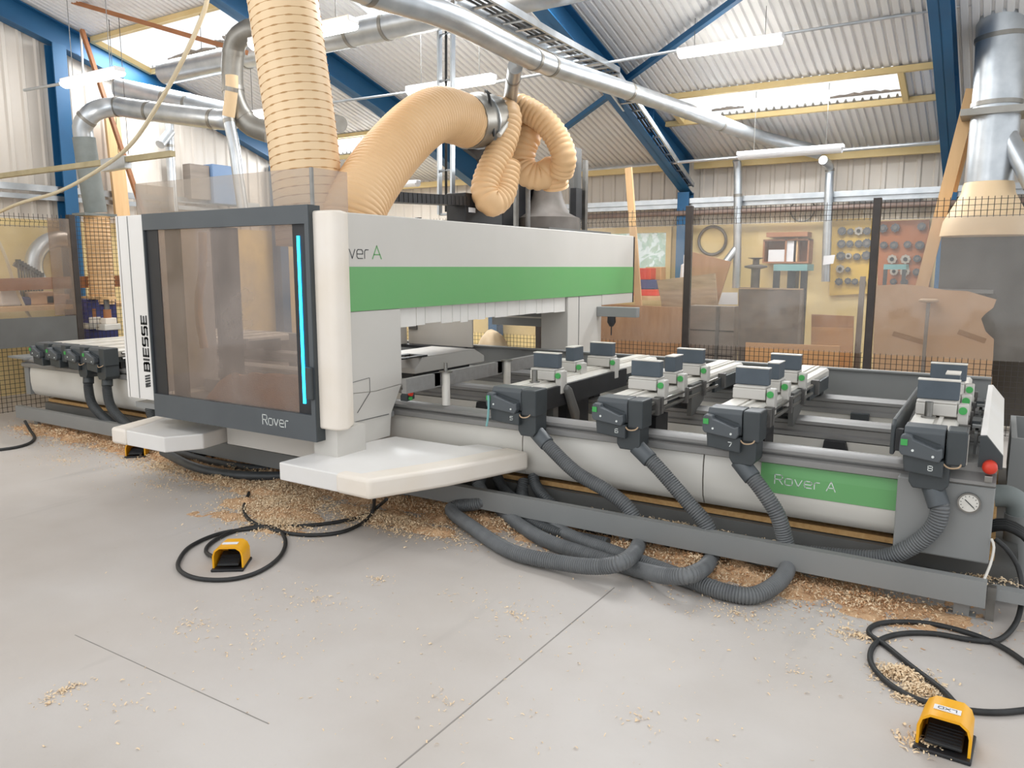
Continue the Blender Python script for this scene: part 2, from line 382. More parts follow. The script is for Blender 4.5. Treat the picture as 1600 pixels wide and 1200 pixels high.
for y0, y1, gaps in ((HI[1], LO[0], []), (LO[0], LO[1], gapsLO), (LO[1], 11.5, []), (HI[0], HI[1], gapsHI), (0.0, HI[0], [])):
    x = -10.7
    for g in gaps + [(2.5, 2.5)]:
        c = corrugated(x, g[0], y0, y1); roof.add(c.v, c.f); x = g[1]
struct(roof.build('ceiling', 'roof'))
n = 0
for (y0, y1), gaps in ((LO, gapsLO), (HI, gapsHI)):
    for g in gaps:
        n += 1
        q = MB().prism([(y0, roof_z(y0) + 0.03), (y1, roof_z(y1) + 0.03), (y1, roof_z(y1) + 0.036), (y0, roof_z(y0) + 0.036)], 'x', g[0], g[1])
        struct(q.build('window_%d' % n, 'skyglass'))  # also glazes the two unseen openings added for light
# dark mossy litter lying on the lower edge of two skylights
for x0, x1, yy, hh, ll in ((-3.3, -2.9, 9.99, 0.05, 'small heap of dark leaf litter at the left end of the right roof light'), (-1.9, -1.15, 9.99, 0.06, 'dark leaf litter at the right end of the right roof light'), (-9.9, -8.9, 6.97, 0.1, 'low dark leaf litter along the upper left roof light'), (-8.85, -8.3, 6.95, 0.22, 'tall peak of dark leaf litter on the upper left roof light')):
    rnd = random.Random(int(x0 * 100)); poly = [(x0, yy)]
    k = 14
    for i in range(k + 1):
        poly.append((x0 + (x1 - x0) * i / k, yy - hh * (0.25 + 0.75 * rnd.random()) * math.sin(math.pi * (i + 0.5) / (k + 1))))
    poly.append((x1, yy))
    v = [(px, py, roof_z(py) + 0.045) for px, py in poly]; v2 = [(a_, b_, c_ + 0.02) for a_, b_, c_ in v]; m_ = len(v)
    o = MB().add(v + v2, [tuple(range(m_)), tuple(range(2 * m_ - 1, m_ - 1, -1))] + [(i, (i + 1) % m_, (i + 1) % m_ + m_, i + m_) for i in range(m_)])
    tag(o.build('leaf_litter', 'darkboard'), ll, 'leaf litter', kind='stuff')

def rafter(n_, xf, y0=1.0, y1=11.2):
    mb = MB(); ys = [y0, 8.2, 10.6, y1 - 0.02]; dep = [0.30, 0.30, 0.46, 0.50]
    top = [(y, roof_z(y) - 0.03) for y in ys]; bot = [(y, roof_z(y) - 0.03 - d) for y, d in zip(ys, dep)]
    mb.prism(top + bot[::-1], 'x', xf - 0.006, xf + 0.006)
    mb.prism(top + [(y, z - 0.014) for y, z in top[::-1]], 'x', xf - 0.085, xf + 0.085)
    mb.prism(bot + [(y, z + 0.014) for y, z in bot[::-1]], 'x', xf - 0.085, xf + 0.085)
    for y, d in ((9.6, 0.38),): mb.box(xf - 0.08, xf + 0.08, y - 0.006, y + 0.006, roof_z(y) - d + 0.0, roof_z(y) - 0.04)
    return struct(mb.build('beam_%d' % n_, 'blue'))
FRAMES = [-10.42, -7.28, -4.0, -0.66]
for i, xf in enumerate(FRAMES): rafter(i + 1, xf)
def column(n_, xc, yc, z1, axis='y', m='blue', z0=0):
    mb = MB()
    if axis == 'y':
        mb.box(xc - 0.085, xc + 0.085, yc - 0.1, yc - 0.086, z0, z1).box(xc - 0.085, xc + 0.085, yc + 0.086, yc + 0.1, z0, z1).box(xc - 0.006, xc + 0.006, yc - 0.09, yc + 0.09, z0, z1)
    else:
        mb.box(xc + 0.08, xc + 0.094, yc - 0.085, yc + 0.085, z0, z1).box(xc - 0.1, xc - 0.086, yc - 0.085, yc + 0.085, z0, z1).box(xc - 0.09, xc + 0.085, yc - 0.006, yc + 0.006, z0, z1)
    return struct(mb.build('column_%d' % n_, m))
for i, xf in enumerate(FRAMES): column(i + 1, xf, 11.08, 2.66)
column(5, -10.36, 5.70, roof_z(5.7) - 0.34, 'x')
column(6, -10.36, 9.2, roof_z(9.2) - 0.46, 'x')
mb = MB().beam((-2.2, 7.55, roof_z(7.55) - 0.09), (-3.93, 8.75, roof_z(8.75) - 0.09), 0.06, 0.06).beam((-4.08, 8.9, roof_z(8.9) - 0.09), (-5.6, 9.98, roof_z(9.98) - 0.09), 0.06, 0.06)
struct(mb.build('beam_5', 'blue'))
tr = 0
def timber(mb, m='ytim'):
    global tr
    tr += 1; return struct(mb.build('trim_%d' % tr, m))
def purlin(x0, x1, y, w=0.07, h=0.06): timber(MB().beam((x0, y, roof_z(y) - 0.035), (x1, y, roof_z(y) - 0.035), w, h))
def slope_tim(x, y0, y1, w=0.06): timber(MB().beam((x, y0, roof_z(y0) - 0.03), (x, y1, roof_z(y1) - 0.03), w, 0.07))
purlin(-3.92, -0.75, 9.36); purlin(-3.92, -0.75, 10.04); slope_tim(-3.69, 9.36, 10.04); slope_tim(-1.10, 9.36, 10.04)
purlin(-10.33, -7.36, 6.18); purlin(-10.33, -7.36, 7.02); slope_tim(-10.36, 6.18, 7.02); slope_tim(-7.77, 6.18, 7.02)
purlin(-10.2, -7.36, 9.36); purlin(-10.2, -7.36, 10.04); slope_tim(-9.93, 9.36, 10.04); slope_tim(-7.47, 9.36, 10.04)
timber(MB().box(-10.3, -4.1, 11.10, 11.16, 2.985, 3.075)); timber(MB().box(-3.9, -0.75, 11.10, 11.16, 2.985, 3.075)); timber(MB().box(-0.57, 2.4, 11.10, 11.16, 2.985, 3.075))

def ribbed_wall(pts, axis, plane, pitch=0.2, d=0.022, sgn=-1):
    """pts: list of (s, z0, z1) tops sampled along the wall run."""
    pass
WX0, WX1 = at(905, 400, y=11.2).x, at(1041, 400, y=11.2).x            # the window opening
WZ0, WZ1 = 1.32, 2.11
def clad_panel(s0, s1, zf0, zf1, axis, plane, out):
    mb = MB(); prof = []; s = s0; p = 0.2
    while s < s1 - 1e-6:
        for ds, dd in ((0, 0), (0.62, 0), (0.72, 0.022), (0.92, 0.022)):
            ss = s + ds * p
            if ss <= s1: prof.append((ss, dd))
        s += p
    prof.append((s1, 0))
    v = []
    for ss, dd in prof:
        pl = plane + out * dd
        for z in (zf0(ss), zf1(ss)): v.append((ss, pl, z) if axis == 'x' else (pl, ss, z))
    return mb.add(v, [(2 * i, 2 * i + 1, 2 * i + 3, 2 * i + 2) for i in range(len(prof) - 1)])
wr = MB().box(-10.6, WX0, 11.22, 11.34, 0, 2.2).box(WX1, 2.5, 11.22, 11.34, 0, 2.2).box(WX0, WX1, 11.22, 11.34, 0, WZ0).box(WX0, WX1, 11.22, 11.34, WZ1, 2.2)
wrear = struct(wr.build('wall_rear', 'ywall'))
clad_panel(-10.6, 2.5, lambda s: 2.2, lambda s: 3.14, 'x', 11.30, -1).build('cladding', 'clad', wrear)
wleft = struct(MB().box(-10.66, -10.52, -1.0, 11.3, 0, 2.2).build('wall_left', 'ywall'))
clad_panel(-1.0, 11.3, lambda s: 2.2, lambda s: roof_z(s) + 0.02, 'y', -10.54, 1).build('cladding', 'clad', wleft)
wn = MB()
for x0, x1, z0, z1 in ((WX0 - 0.08, WX0, WZ0 - .08, WZ1 + .08), (WX1, WX1 + 0.08, WZ0 - .08, WZ1 + .08), (WX0, WX1, WZ1, WZ1 + 0.08), (WX0, WX1, WZ0 - 0.08, WZ0)):
    wn.box(x0, x1, 11.17, 11.23, z0, z1)
win = struct(wn.build('window_6', 'ytim'))
MB().box(WX0, WX1, 11.27, 11.275, WZ0, WZ1).build('pane', 'pane', win)
# leafy trees outside the window
def tree(cx, cyy, cz, r, seed, label):
    rnd = random.Random(seed); t = thing('tree', label, 'tree', (cx, cyy, 0)); 
    MB().tube([(cx, cyy, -0.1), (cx + .05, cyy, cz * .5), (cx, cyy, cz)], [0.14, 0.11, 0.06], 8).build('trunk', 'woodbr', t, smooth=True)
    mb = MB()
    for i in range(900):
        d = Vector((rnd.gauss(0, 1), rnd.gauss(0, 1), rnd.gauss(0, 1))).normalized() * r * rnd.random() ** 0.4
        p = Vector((cx, cyy, cz)) + Vector((d.x * 1.2, d.y * 0.7, d.z * 1.2))
        u = Vector((rnd.gauss(0, 1), rnd.gauss(0, 1), rnd.gauss(0, 1))).normalized(); w = u.orthogonal().normalized() * 0.05; u = u * 0.11
        mb.add([p - u, p + w, p + u, p - w], [(0, 1, 2, 3)])
    mb.build('foliage', 'leaf', t)
tree(-7.75, 14.3, 2.0, 1.15, 3, 'pale green leafy tree outside the rear window, left half of the pane')
tree(-4.95, 14.6, 1.9, 1.15, 4, 'pale green leafy tree outside the rear window, right half of the pane')

# trunking and pipes on the rear wall
o = MB().box(-7.2, 1.2, 11.00, 11.08, 2.50, 2.57).box(-7.2, 1.2, 11.04, 11.10, 2.44, 2.50)
tag(o.build('cable_trunking', 'galv'), 'grey steel cable trunking running along the rear wall', 'trunking')
o = MB().cyl((-7.2, 10.96, 2.36), (1.2, 10.96, 2.36), 0.035)
tag(o.build('wall_pipe', 'pipebr', smooth=True), 'brown pipe running along the rear wall under the trunking', 'pipe')
o = MB().box(-10.42, -10.36, 3.6, 8.8, 2.54, 2.62).box(-10.42, -10.38, 3.6, 8.8, 2.44, 2.50)
tag(o.build('cable_trunking', 'galv'), 'grey cable trunking fixed along the left gable wall', 'trunking')

# fluorescent lights on their conduits
def light(u0, v0, u1, v1, z, label, lit=True, wires=True):
    A, B = at(u0, v0, z=z), at(u1, v1, z=z); yy = (A.y + B.y) / 2
    t = thing('fluorescent_light', label, 'light', ((A.x + B.x) / 2, yy, z), 'fluorescent batten lights under the roof')
    MB().box(A.x - 0.02, B.x + 0.02, yy - 0.055, yy + 0.055, z + 0.045, z + 0.09).build('housing', 'lampoff', t, bevel=0.008)
    d = []
    for i in range(13):
        an = math.pi * (i / 12); d.append((yy - 0.07 * math.cos(an), z + 0.045 - 0.05 * math.sin(an)))
    MB().prism(d, 'x', A.x, B.x).build('diffuser', 'lamp' if lit else 'lampoff', t)
    if lit:
        ld = bpy.data.lights.new('tube_light', 'POINT'); ld.energy = 12; ld.shadow_soft_size = 0.25; ld.color = (1, 0.97, 0.92)
        lo = bpy.data.objects.new('tube_light', ld); C.objects.link(lo); lo.location = ((A.x + B.x) / 2, yy, z - 0.12)
    for f in (0.15, 0.85):
        x = A.x + (B.x - A.x) * f
        if wires: MB().cyl((x, yy, z + 0.09), (x, yy, roof_z(yy) - 0.0), 0.004, 6).build('hanger', 'steel', t)
    return A, B, yy
light(95, 136, 195, 121, 3.45, 'lit fluorescent light at far left above the grey duct elbow')
light(398, 79, 550, 46, 3.3, 'lit fluorescent light partly behind the big upright tan hose')
light(640, 149, 770, 130, 3.45, 'lit fluorescent light behind the vertical cable ladder')
light(1062, 91, 1220, 68, 3.7, 'lit fluorescent light above the right roof light')
light(1155, 250, 1315, 238, 2.86, 'unlit white fluorescent light low over the rear wall', False)
light(560, 299, 645, 290, 2.80, 'unlit fluorescent light seen just above the dark cable chain', False)
light(392, 188, 430, 180, 3.3, 'lit fluorescent light far back, left of the upright tan hose')
for pts, r, lab in (([at(760, 131, z=3.52), at(1075, 76, z=3.78), at(1340, 35, z=3.9), at(1540, 3, z=3.95)], 0.016, 'thin grey conduit sloping between the fluorescent lights'),
                    ([at(505, 162, z=3.45), at(640, 144, z=3.52)], 0.014, 'short grey conduit left of the middle fluorescent light'),
                    ([at(905, 266, y=10.3), at(1155, 246, y=10.3)], 0.02, 'white conduit leading to the unlit light'),
                    ([at(1315, 235, y=10.3), at(1545, 216, y=10.3)], 0.02, 'white conduit to the right of the unlit light'),
                    ([at(38, 141, z=3.52), at(95, 131, z=3.52)], 0.016, 'dusty conduit end left of the far left light')):
    tag(MB().tube(pts, r, 8).build('conduit', 'galv', smooth=True), lab, 'conduit')

# ------------------------------------------------------------------ the machine bed
bed = thing('machine_bed', 'long grey and white machine bed with green panel, rails and rear splash wall', 'machine', (-4.3, 5.2, 0))
# front covers: a bulging cover in three lengths
def cover_profile(o=0.0):
    return [(4.235 - o, 0.561), (4.205 - o, 0.558), (4.195 - o, 0.50), (4.195 - o, 0.40), (4.205 - o, 0.32), (4.235 - o, 0.268), (4.285 - o, 0.25), (4.32, 0.25), (4.32, 0.561)]
for x0, x1 in ((-8.62, -6.2), (-6.19, -4.4), (-4.39, -2.556), (-2.548, -1.364), (-1.356, -0.372)):
    MB().prism(cover_profile(), 'x', x0, x1).build('front_cover', 'bedwhite', bed, smooth=True)
gp = MB().prism([(4.197, 0.562), (4.190, 0.50), (4.190, 0.40), (4.194, 0.398), (4.2, 0.40), (4.2, 0.562)], 'x', -1.04, -0.372).build('green_panel', 'green', bed)
text('Rover A', 'lettering', 'printw', gp, (-0.965, 4.190, 0.452), X, Z, 0.050, 0.305, label='pale model lettering on green')
# front guide rail: two stacked rounded aluminium noses
fr = [(4.30, 0.562), (4.18, 0.562), (4.165, 0.569), (4.165, 0.60), (4.18, 0.607), (4.205, 0.610), (4.205, 0.616), (4.185, 0.622), (4.185, 0.640), (4.21, 0.656), (4.235, 0.660), (4.285, 0.655), (4.285, 0.60), (4.30, 0.60)]
MB().prism(fr, 'x', -8.72, 0.034).build('front_guide_rail', 'alu', bed, smooth=True)
for y0 in (5.05, 6.02):
    mb = MB().prism([(y0, 0.54), (y0, 0.57), (y0 + 0.015, 0.58), (y0 + 0.015, 0.615), (y0, 0.625), (y0, 0.645), (y0 + 0.03, 0.66), (y0 + 0.12, 0.66), (y0 + 0.12, 0.54)], 'x', -8.6, -0.03)
    mb.build('guide_rail', 'alu', bed)
MB().box(-8.6, -0.03, 6.50, 6.53, 0.20, 0.815).box(-8.6, -0.03, 6.46, 6.53, 0.808, 0.82).build('rear_splash_wall', 'mgrey', bed)
# inner trough sheets
MB().prism([(4.32, 0.50), (5.04, 0.38), (5.04, 0.37), (4.32, 0.49)], 'x', -8.5, -0.18).build('trough_sheet', 'zinc', bed)
MB().box(-8.5, -0.18, 5.17, 6.02, 0.36, 0.37).build('trough_sheet', 'zinc', bed)
MB().prism([(6.14, 0.42), (6.5, 0.48), (6.5, 0.47), (6.14, 0.41)], 'x', -8.5, -0.18).build('trough_sheet', 'zinc', bed)
MB().box(-8.5, -0.18, 5.05, 5.06, 0.36, 0.545).box(-8.5, -0.18, 6.03, 6.04, 0.36, 0.545).build('trough_sheet', 'bedwhite', bed)
for x in (-0.80, -2.2, -3.4, -5.2, -6.6):                             # dark gussets
    MB().prism([(x - 0.09, 0.40), (x - 0.07, 0.545), (x + 0.05, 0.545), (x + 0.09, 0.40)], 'y', 5.0, 5.045).build('gusset', 'black', bed)
    MB().prism([(x - 0.07, 0.40), (x - 0.07, 0.56), (x + 0.05, 0.56), (x + 0.05, 0.40)], 'y', 5.97, 6.015).build('gusset', 'slatedk', bed)
# body under the covers, particle board seat and plinth
MB().box(-8.62, -0.37, 4.33, 6.52, 0.24, 0.35).build('bed_frame', 'mgreydk', bed)
MB().box(-8.5, 0.06, 4.30, 6.5, 0.192, 0.222).build('packing_board', 'osb', bed)
MB().box(-8.5, 0.16, 4.26, 6.45, 0.10, 0.185).box(-8.5, 0.16, 4.18, 4.26, 0.085, 0.115).build('plinth', 'mgreydk', bed)
for x in (-8.2, -6.8, -5.4, -4.0, -2.6, -1.2, -0.1):
    MB().box(x - 0.06, x + 0.06, 4.35, 6.3, 0, 0.10).build('foot', 'black', bed)
# right end box with vacuum gauge
eb = MB().box(-0.368, 0.036, 4.10, 4.33, 0.235, 0.60).build('end_box', 'mgrey', bed, bevel=0.008)
MB().prism([(4.10, 0.60), (4.085, 0.61), (4.085, 0.625), (4.13, 0.66), (4.13, 0.70), (4.33, 0.70), (4.33, 0.60)], 'x', -0.165, 0.036).build('end_box_cap', 'alu', bed)
MB().box(-0.368, 0.036, 4.33, 6.5, 0.235, 0.60).build('end_frame', 'mgrey', bed)
g = MB().cyl((-0.063, 4.104, 0.519), (-0.063, 4.080, 0.519), 0.047, 28).build('gauge_case', 'steel', bed, smooth=True)
MB().cyl((-0.063, 4.081, 0.519), (-0.063, 4.077, 0.519), 0.040, 28).build('gauge_dial', 'dial', g)
MB().beam((-0.080, 4.0755, 0.535), (-0.042, 4.0755, 0.500), 0.004, 0.002, (0, -1, 0)).build('gauge_needle', 'print', g)
tk = MB()
for k in range(11):
    an = math.radians(225 - 27 * k); c_, s_ = math.cos(an), math.sin(an)
    tk.beam((-0.063 + 0.030 * c_, 4.0762, 0.519 + 0.030 * s_), (-0.063 + 0.036 * c_, 4.0762, 0.519 + 0.036 * s_), 0.0025, 0.001, (0, -1, 0))
tk.build('gauge_ticks', 'print', g)
# left end plate
MB().box(-8.72, -8.63, 4.19, 6.5, 0.27, 0.60).build('end_plate', 'mgrey', bed)
MB().box(-8.95, -8.6, 4.15, 5.2, 0.645, 0.665).build('end_shelf', 'mgrey', bed)
# sloped guard over the right end
ec = [(-0.042, 0.69), (-0.042, 0.835), (-0.016, 0.838), (0.053, 0.752), (0.055, 0.69)]
MB().prism(ec, 'y', 4.125, 5.95).build('end_guard', 'white', bed)
MB().prism([(x, z) for x, z in ec], 'y', 4.10, 4.124).build('end_guard_cap', 'slatedk', bed)
MB().lathe([(0.0, -0.006), (0.02, -0.005), (0.026, 0.0), (0.026, 0.010), (0.018, 0.018), (0, 0.02)], (0, 0, 0)).v
eb_ = MB().lathe([(0.030, -0.030), (0.031, -0.012), (0.031, 0.010), (0.026, 0.022), (0.012, 0.030)], (0, 0, 0), 18)
for v in eb_.v: v.x, v.y, v.z = v.x + 0.006, 4.075 - v.z, v.y + 0.700
eb_.build('emergency_button', 'red', bed, smooth=True)
MB().box(-0.012, 0.02, 4.06, 4.09, 0.63, 0.662).build('button_bracket', 'steel', bed, bevel=0.004)
for y in (4.45, 5.15):                                               # grey stop brackets beside the guard
    br = MB().prism([(y, 0.62), (y + 0.01, 0.78), (y + 0.30, 0.80), (y + 0.32, 0.70)], 'x', -0.072, -0.058).box(-0.085, -0.045, y + 0.05, y + 0.28, 0.80, 0.812).build('stop_bracket', 'mgrey', bed)
    MB().box(-0.088, -0.05, y + 0.10, y + 0.24, 0.813, 0.826).build('bracket_pad', 'slatedk', br)
    MB().cyl((-0.075, y + 0.10, 0.765), (-0.042, y + 0.10, 0.765), 0.012, 10).build('bracket_screw', 'aluw', br)
MB().cyl((-0.112, 4.09, 0.712), (-0.112, 4.075, 0.712), 0.008, 10).build('indicator', 'ledred', bed)
MB().box(-0.125, -0.085, 4.09, 4.13, 0.695, 0.83).build('cable_plate', 'aluw', bed)

# ------------------------------------------------------------------ low guard rail along the front
gr = thing('guard_rail', 'long low grey guard rail on short feet along the front of the machine', 'guard rail', (-4.2, 3.95, 0))
MB().prism([(3.95, 0.078), (3.95, 0.201), (4.0, 0.201), (4.0, 0.196), (3.955, 0.196), (3.955, 0.083), (4.0, 0.083), (4.0, 0.078)], 'x', -8.47, 0.037).build('rail', 'mgrey', gr)
for x in (-0.055, -1.75, -3.4, -5.1, -6.8, -8.2):
    MB().box(x - 0.032, x + 0.032, 4.005, 4.035, 0.0, 0.19).box(x - 0.06, x + 0.06, 4.0, 4.07, 0.0, 0.008).build('foot', 'mgrey', gr)
MB().box(0.06, 0.5, 4.02, 4.08, 0.10, 0.155).build('end_rail', 'mgrey', gr)
MB().box(0.04, 0.075, 4.01, 4.05, 0.0, 0.16).build('foot', 'steel', gr)

# ------------------------------------------------------------------ table bars with their front consoles
def table_bar(cx, digit, label, right, neck=True, dark_side=False, yend=6.25):
    t = thing('table_bar', label, 'machine table bar', (cx, 5.1, 0.66), 'table bars across the machine bed')
    # aluminium bar: two flat lands with a slot, then a lower step on the right
    MB().prism([(cx - 0.105, 0.77), (cx - 0.105, 0.845), (cx - 0.09, 0.855), (cx - 0.005, 0.855), (cx - 0.005, 0.846), (cx + 0.012, 0.846), (cx + 0.012, 0.855), (cx + 0.03, 0.855), (cx + 0.03, 0.842), (cx + 0.085, 0.842), (cx + 0.098, 0.825), (cx + 0.098, 0.77)], 'y', 4.13, yend).build('bar_profile', 'aluw', t)
    MB().box(cx - 0.10, cx + 0.09, 4.14, yend, 0.72, 0.77).build('bar_underside', 'slatedk', t)
    for y0 in (4.205, 5.06, 6.03):                                    # carriages on the guide rails
        MB().box(cx - 0.09, cx + 0.09, y0, y0 + 0.10, 0.661, 0.72).build('carriage', 'black', t)
    MB().box(cx - 0.03, cx + 0.09, 4.45, 4.52, 0.50, 0.72).build('hanger_bracket', 'mgreydk', t)
    if dark_side:
        MB().box(cx + 0.104, cx + 0.128, 4.20, 5.55, 0.69, 0.825).build('side_cover', 'black', t)
        a_ = MB().prism([(4.50, 0.80), (4.53, 0.83), (4.58, 0.80), (4.70, 0.62), (4.69, 0.56), (4.64, 0.55)], 'x', cx + 0.13, cx + 0.165).build('swing_arm', 'mgreydk', t, bevel=0.012)
        MB().box(cx - 0.0, cx + 0.10, 4.62, 4.95, 0.50, 0.69).build('drive_box', 'black', t)
    else:
        hb = MB()
        for y0, y1, z in ((4.2, 5.5, 0.805), (4.2, 5.5, 0.755)): hb.cyl((cx + 0.125, y0, z), (cx + 0.125, y1, z), 0.012, 8)
        hb.build('air_pipe', 'steel', t, smooth=True)
        for y in (4.30, 4.36, 4.80, 5.15, 5.6): MB().box(cx + 0.10, cx + 0.15, y, y + 0.035, 0.73, 0.83).build('valve_block', 'iron', t)
        MB().prism([(4.95, 0.83), (5.2, 0.83), (5.2, 0.70), (5.0, 0.62), (4.95, 0.62)], 'x', cx + 0.10, cx + 0.13).build('bracket_plate', 'mgreydk', t)
        MB().prism([(5.45, 0.80), (6.1, 0.80), (6.1, 0.71), (5.45, 0.71)], 'x', cx + 0.105, cx + 0.125).build('side_plate', 'slatedk', t)
        MB().box(cx + 0.02, cx + 0.10, 4.40, 4.60, 0.52, 0.70).build('drive_box', 'black', t)
    # front console
    x0, x1 = cx - 0.108, right
    xs = x0 + (x1 - x0) * 0.67                                         # seam between the moulded left half and the plain right half
    k = MB().prism([(4.02, 0.725), (4.015, 0.84), (4.03, 0.862), (4.15, 0.862), (4.15, 0.725)], 'x', x0, xs - 0.003).build('console', 'slate', t, bevel=0.005)
    kr = MB().box(xs + 0.003, x1, 4.005, 4.15, 0.70, 0.863).build('console_right', 'slatedk', t, bevel=0.008)
    MB().beam((x0 + 0.045, 4.014, 0.826), (xs - 0.02, 4.014, 0.79), 0.004, 0.006, (0, -1, 0)).build('console_crease', 'slatedk', k)
    h = MB().prism([(x0 - 0.012, 0.79), (x0 - 0.008, 0.826), (x0 + 0.006, 0.834), (x0 + 0.040, 0.828), (x0 + 0.044, 0.812), (xs - 0.028, 0.775), (xs - 0.008, 0.782), (xs - 0.006, 0.74), (xs - 0.02, 0.715), (x0 + 0.0, 0.735), (x0 - 0.012, 0.75)], 'y', 3.965, 4.012).build('handle', 'slate', t, bevel=0.006)
    MB().box(x0 - 0.006, x0 + 0.022, 3.960, 3.966, 0.783, 0.812).build('handle_button', 'btn', h)
    MB().cyl((x0 + 0.045, 3.966, 0.762), (x0 + 0.045, 3.962, 0.762), 0.006, 10).cyl((xs - 0.045, 3.966, 0.742), (xs - 0.045, 3.962, 0.742), 0.006, 10).build('handle_screw', 'printw', h)
    MB().prism([(x0 + 0.004, 0.735), (xs + 0.0, 0.72), (xs + 0.0, 0.640), (x0 + 0.012, 0.655)], 'y', 3.985, 4.10).build('lower_console', 'slatedk', t, bevel=0.006)
    if digit: text(digit, 'number', 'printw', t, (xs - 0.062, 3.9845, 0.672), X, Z, 0.022, 0.018, stroke=0.16, label='white number on dark plate')
    if neck:
        nx0, nx1 = xs - 0.145, xs + 0.025
        if dark_side: nx0, nx1 = xs - 0.03, xs + 0.10
        elif digit in '67': nx0, nx1 = xs - 0.07, xs + 0.075
        MB().prism([(nx0, 0.72), (nx0 + 0.004, 0.600), (nx0 + 0.022, 0.572), (nx1 - 0.022, 0.572), (nx1, 0.60), (nx1, 0.72)], 'y', 4.02, 4.155).build('suction_neck', 'slatedk', t, bevel=0.006)
        MB().smooth_tube([(xs - 0.01, 4.0, 0.715), (xs + 0.02, 3.985, 0.695), (xs + 0.06, 3.99, 0.70), (xs + 0.07, 4.02, 0.72)], 0.004, 6, 0.01).build('fabric_loop', 'crate', t)
    return t
BARS = {}
BARS['8'] = table_bar(-0.240, '8', 'table bar numbered 8, rightmost, beside the sloped white end guard', -0.088)
BARS['7'] = table_bar(-1.180, '7', 'table bar numbered 7, its hose hanging in front of the green panel edge', -1.010)
BARS['6'] = table_bar(-1.830, '6', 'table bar numbered 6, between the bars numbered 5 and 7', -1.655)
BARS['5'] = table_bar(-2.560, '5', 'table bar with a long black side cover and green cord on its handle', -2.345, dark_side=True)
MB().smooth_tube([(-2.655, 3.957, 0.815), (-2.652, 3.955, 0.74), (-2.662, 3.956, 0.65), (-2.67, 3.957, 0.62)], 0.007, 6).build('green_cord', 'teal', BARS['5'])
pl = MB().prism([(4.02, 0.72), (4.02, 0.86), (4.06, 0.885), (5.3, 0.885), (5.34, 0.87), (5.3, 0.82), (4.1, 0.72)], 'x', -0.405, -0.385).build('side_rack', 'slatedk', BARS['8'], bevel=0.006)
MB().box(-0.384, -0.352, 4.02, 4.06, 0.74, 0.845).build('rack_connector', 'black', pl)
for i, cx in enumerate((-8.0, -7.69, -7.37, -7.06)):
    table_bar(cx, '', ['leftmost table bar of the four bunched at the far left end', 'second table bar from the left end of the bed', 'third table bar from the left end, with a dark hose', 'fourth table bar from the left, partly behind the white cabinet'][i], cx + 0.16, neck=i > 1)

# ------------------------------------------------------------------ suction modules standing on the bars
def suction_module(cx, y, kind, label):
    """kind wide: block across the bar; slim: block along the bar."""
    wx, wy, hh = (0.19, 0.055, 0.095) if kind == 'wide' else (0.068, 0.15, 0.095)
    zb = 0.856
    t = thing('suction_module', label, 'suction clamp module', (cx, y, zb), 'suction modules on the table bars')
    MB().box(cx - 0.10, cx + 0.085, y - 0.075, y + 0.075, zb, zb + 0.062).box(cx - 0.098, cx + 0.083, y - 0.073, y + 0.073, zb + 0.062, zb + 0.076).build('module_body', 'wgrey', t, bevel=0.006)
    bx = cx - 0.006 if kind == 'wide' else cx + 0.04
    b = MB().box(bx - wx / 2, bx + wx / 2, y - wy / 2, y + wy / 2, zb + 0.077, zb + 0.077 + hh).build('suction_block', 'block', t, bevel=0.004)
    MB().box(bx - wx / 2 - 0.001, bx + wx / 2 + 0.001, y - wy / 2 - 0.001, y + wy / 2 + 0.001, zb + 0.077 + hh, zb + 0.083 + hh).build('suction_lip', 'aluw', b)
    h = MB().box(cx + 0.088, cx + 0.135, y - 0.065, y - 0.005, zb - 0.085, zb + 0.066).box(cx + 0.088, cx + 0.128, y + 0.002, y + 0.03, zb - 0.06, zb + 0.06).build('clamp_arm', 'wgrey', t, bevel=0.006)
    MB().cyl((cx + 0.111, y - 0.065, zb + 0.035), (cx + 0.111, y - 0.076, zb + 0.035), 0.019, 16).build('green_knob', 'btn', h, smooth=True)
    return t
for cx, nm in ((-0.240, '8'), (-1.180, '7'), (-1.830, '6'), (-2.560, '5')):
    d = 0.07 if nm == '5' else 0.0
    suction_module(cx, 4.50 + d * 0.6, 'wide', 'front wide suction module on the table bar %s' % {'5': 'with the black side cover', '6': 'numbered 6', '7': 'numbered 7', '8': 'numbered 8'}[nm])
    suction_module(cx - (0.09 if nm == '5' else 0), 4.84 + d * 2.5, 'slim', 'middle slim suction module on the table bar %s' % {'5': 'with the black side cover', '6': 'numbered 6', '7': 'numbered 7', '8': 'numbered 8'}[nm])
    suction_module(cx, 5.30 + d * 1.3, 'wide', 'rear wide suction module on the table bar %s' % {'5': 'with the black side cover', '6': 'numbered 6', '7': 'numbered 7', '8': 'numbered 8'}[nm])
for cx, nm in ((-0.275, 'numbered 8'), (-2.56, 'with the black side cover')):
    tag(MB().cyl((cx, 4.36, 0.857), (cx, 4.36, 0.935), 0.019, 14).cyl((cx, 4.36, 0.856), (cx, 4.36, 0.862), 0.034, 14).build('stop_pin', 'steel', smooth=True), 'short round steel stop pin on the table bar %s' % nm, 'stop pin')

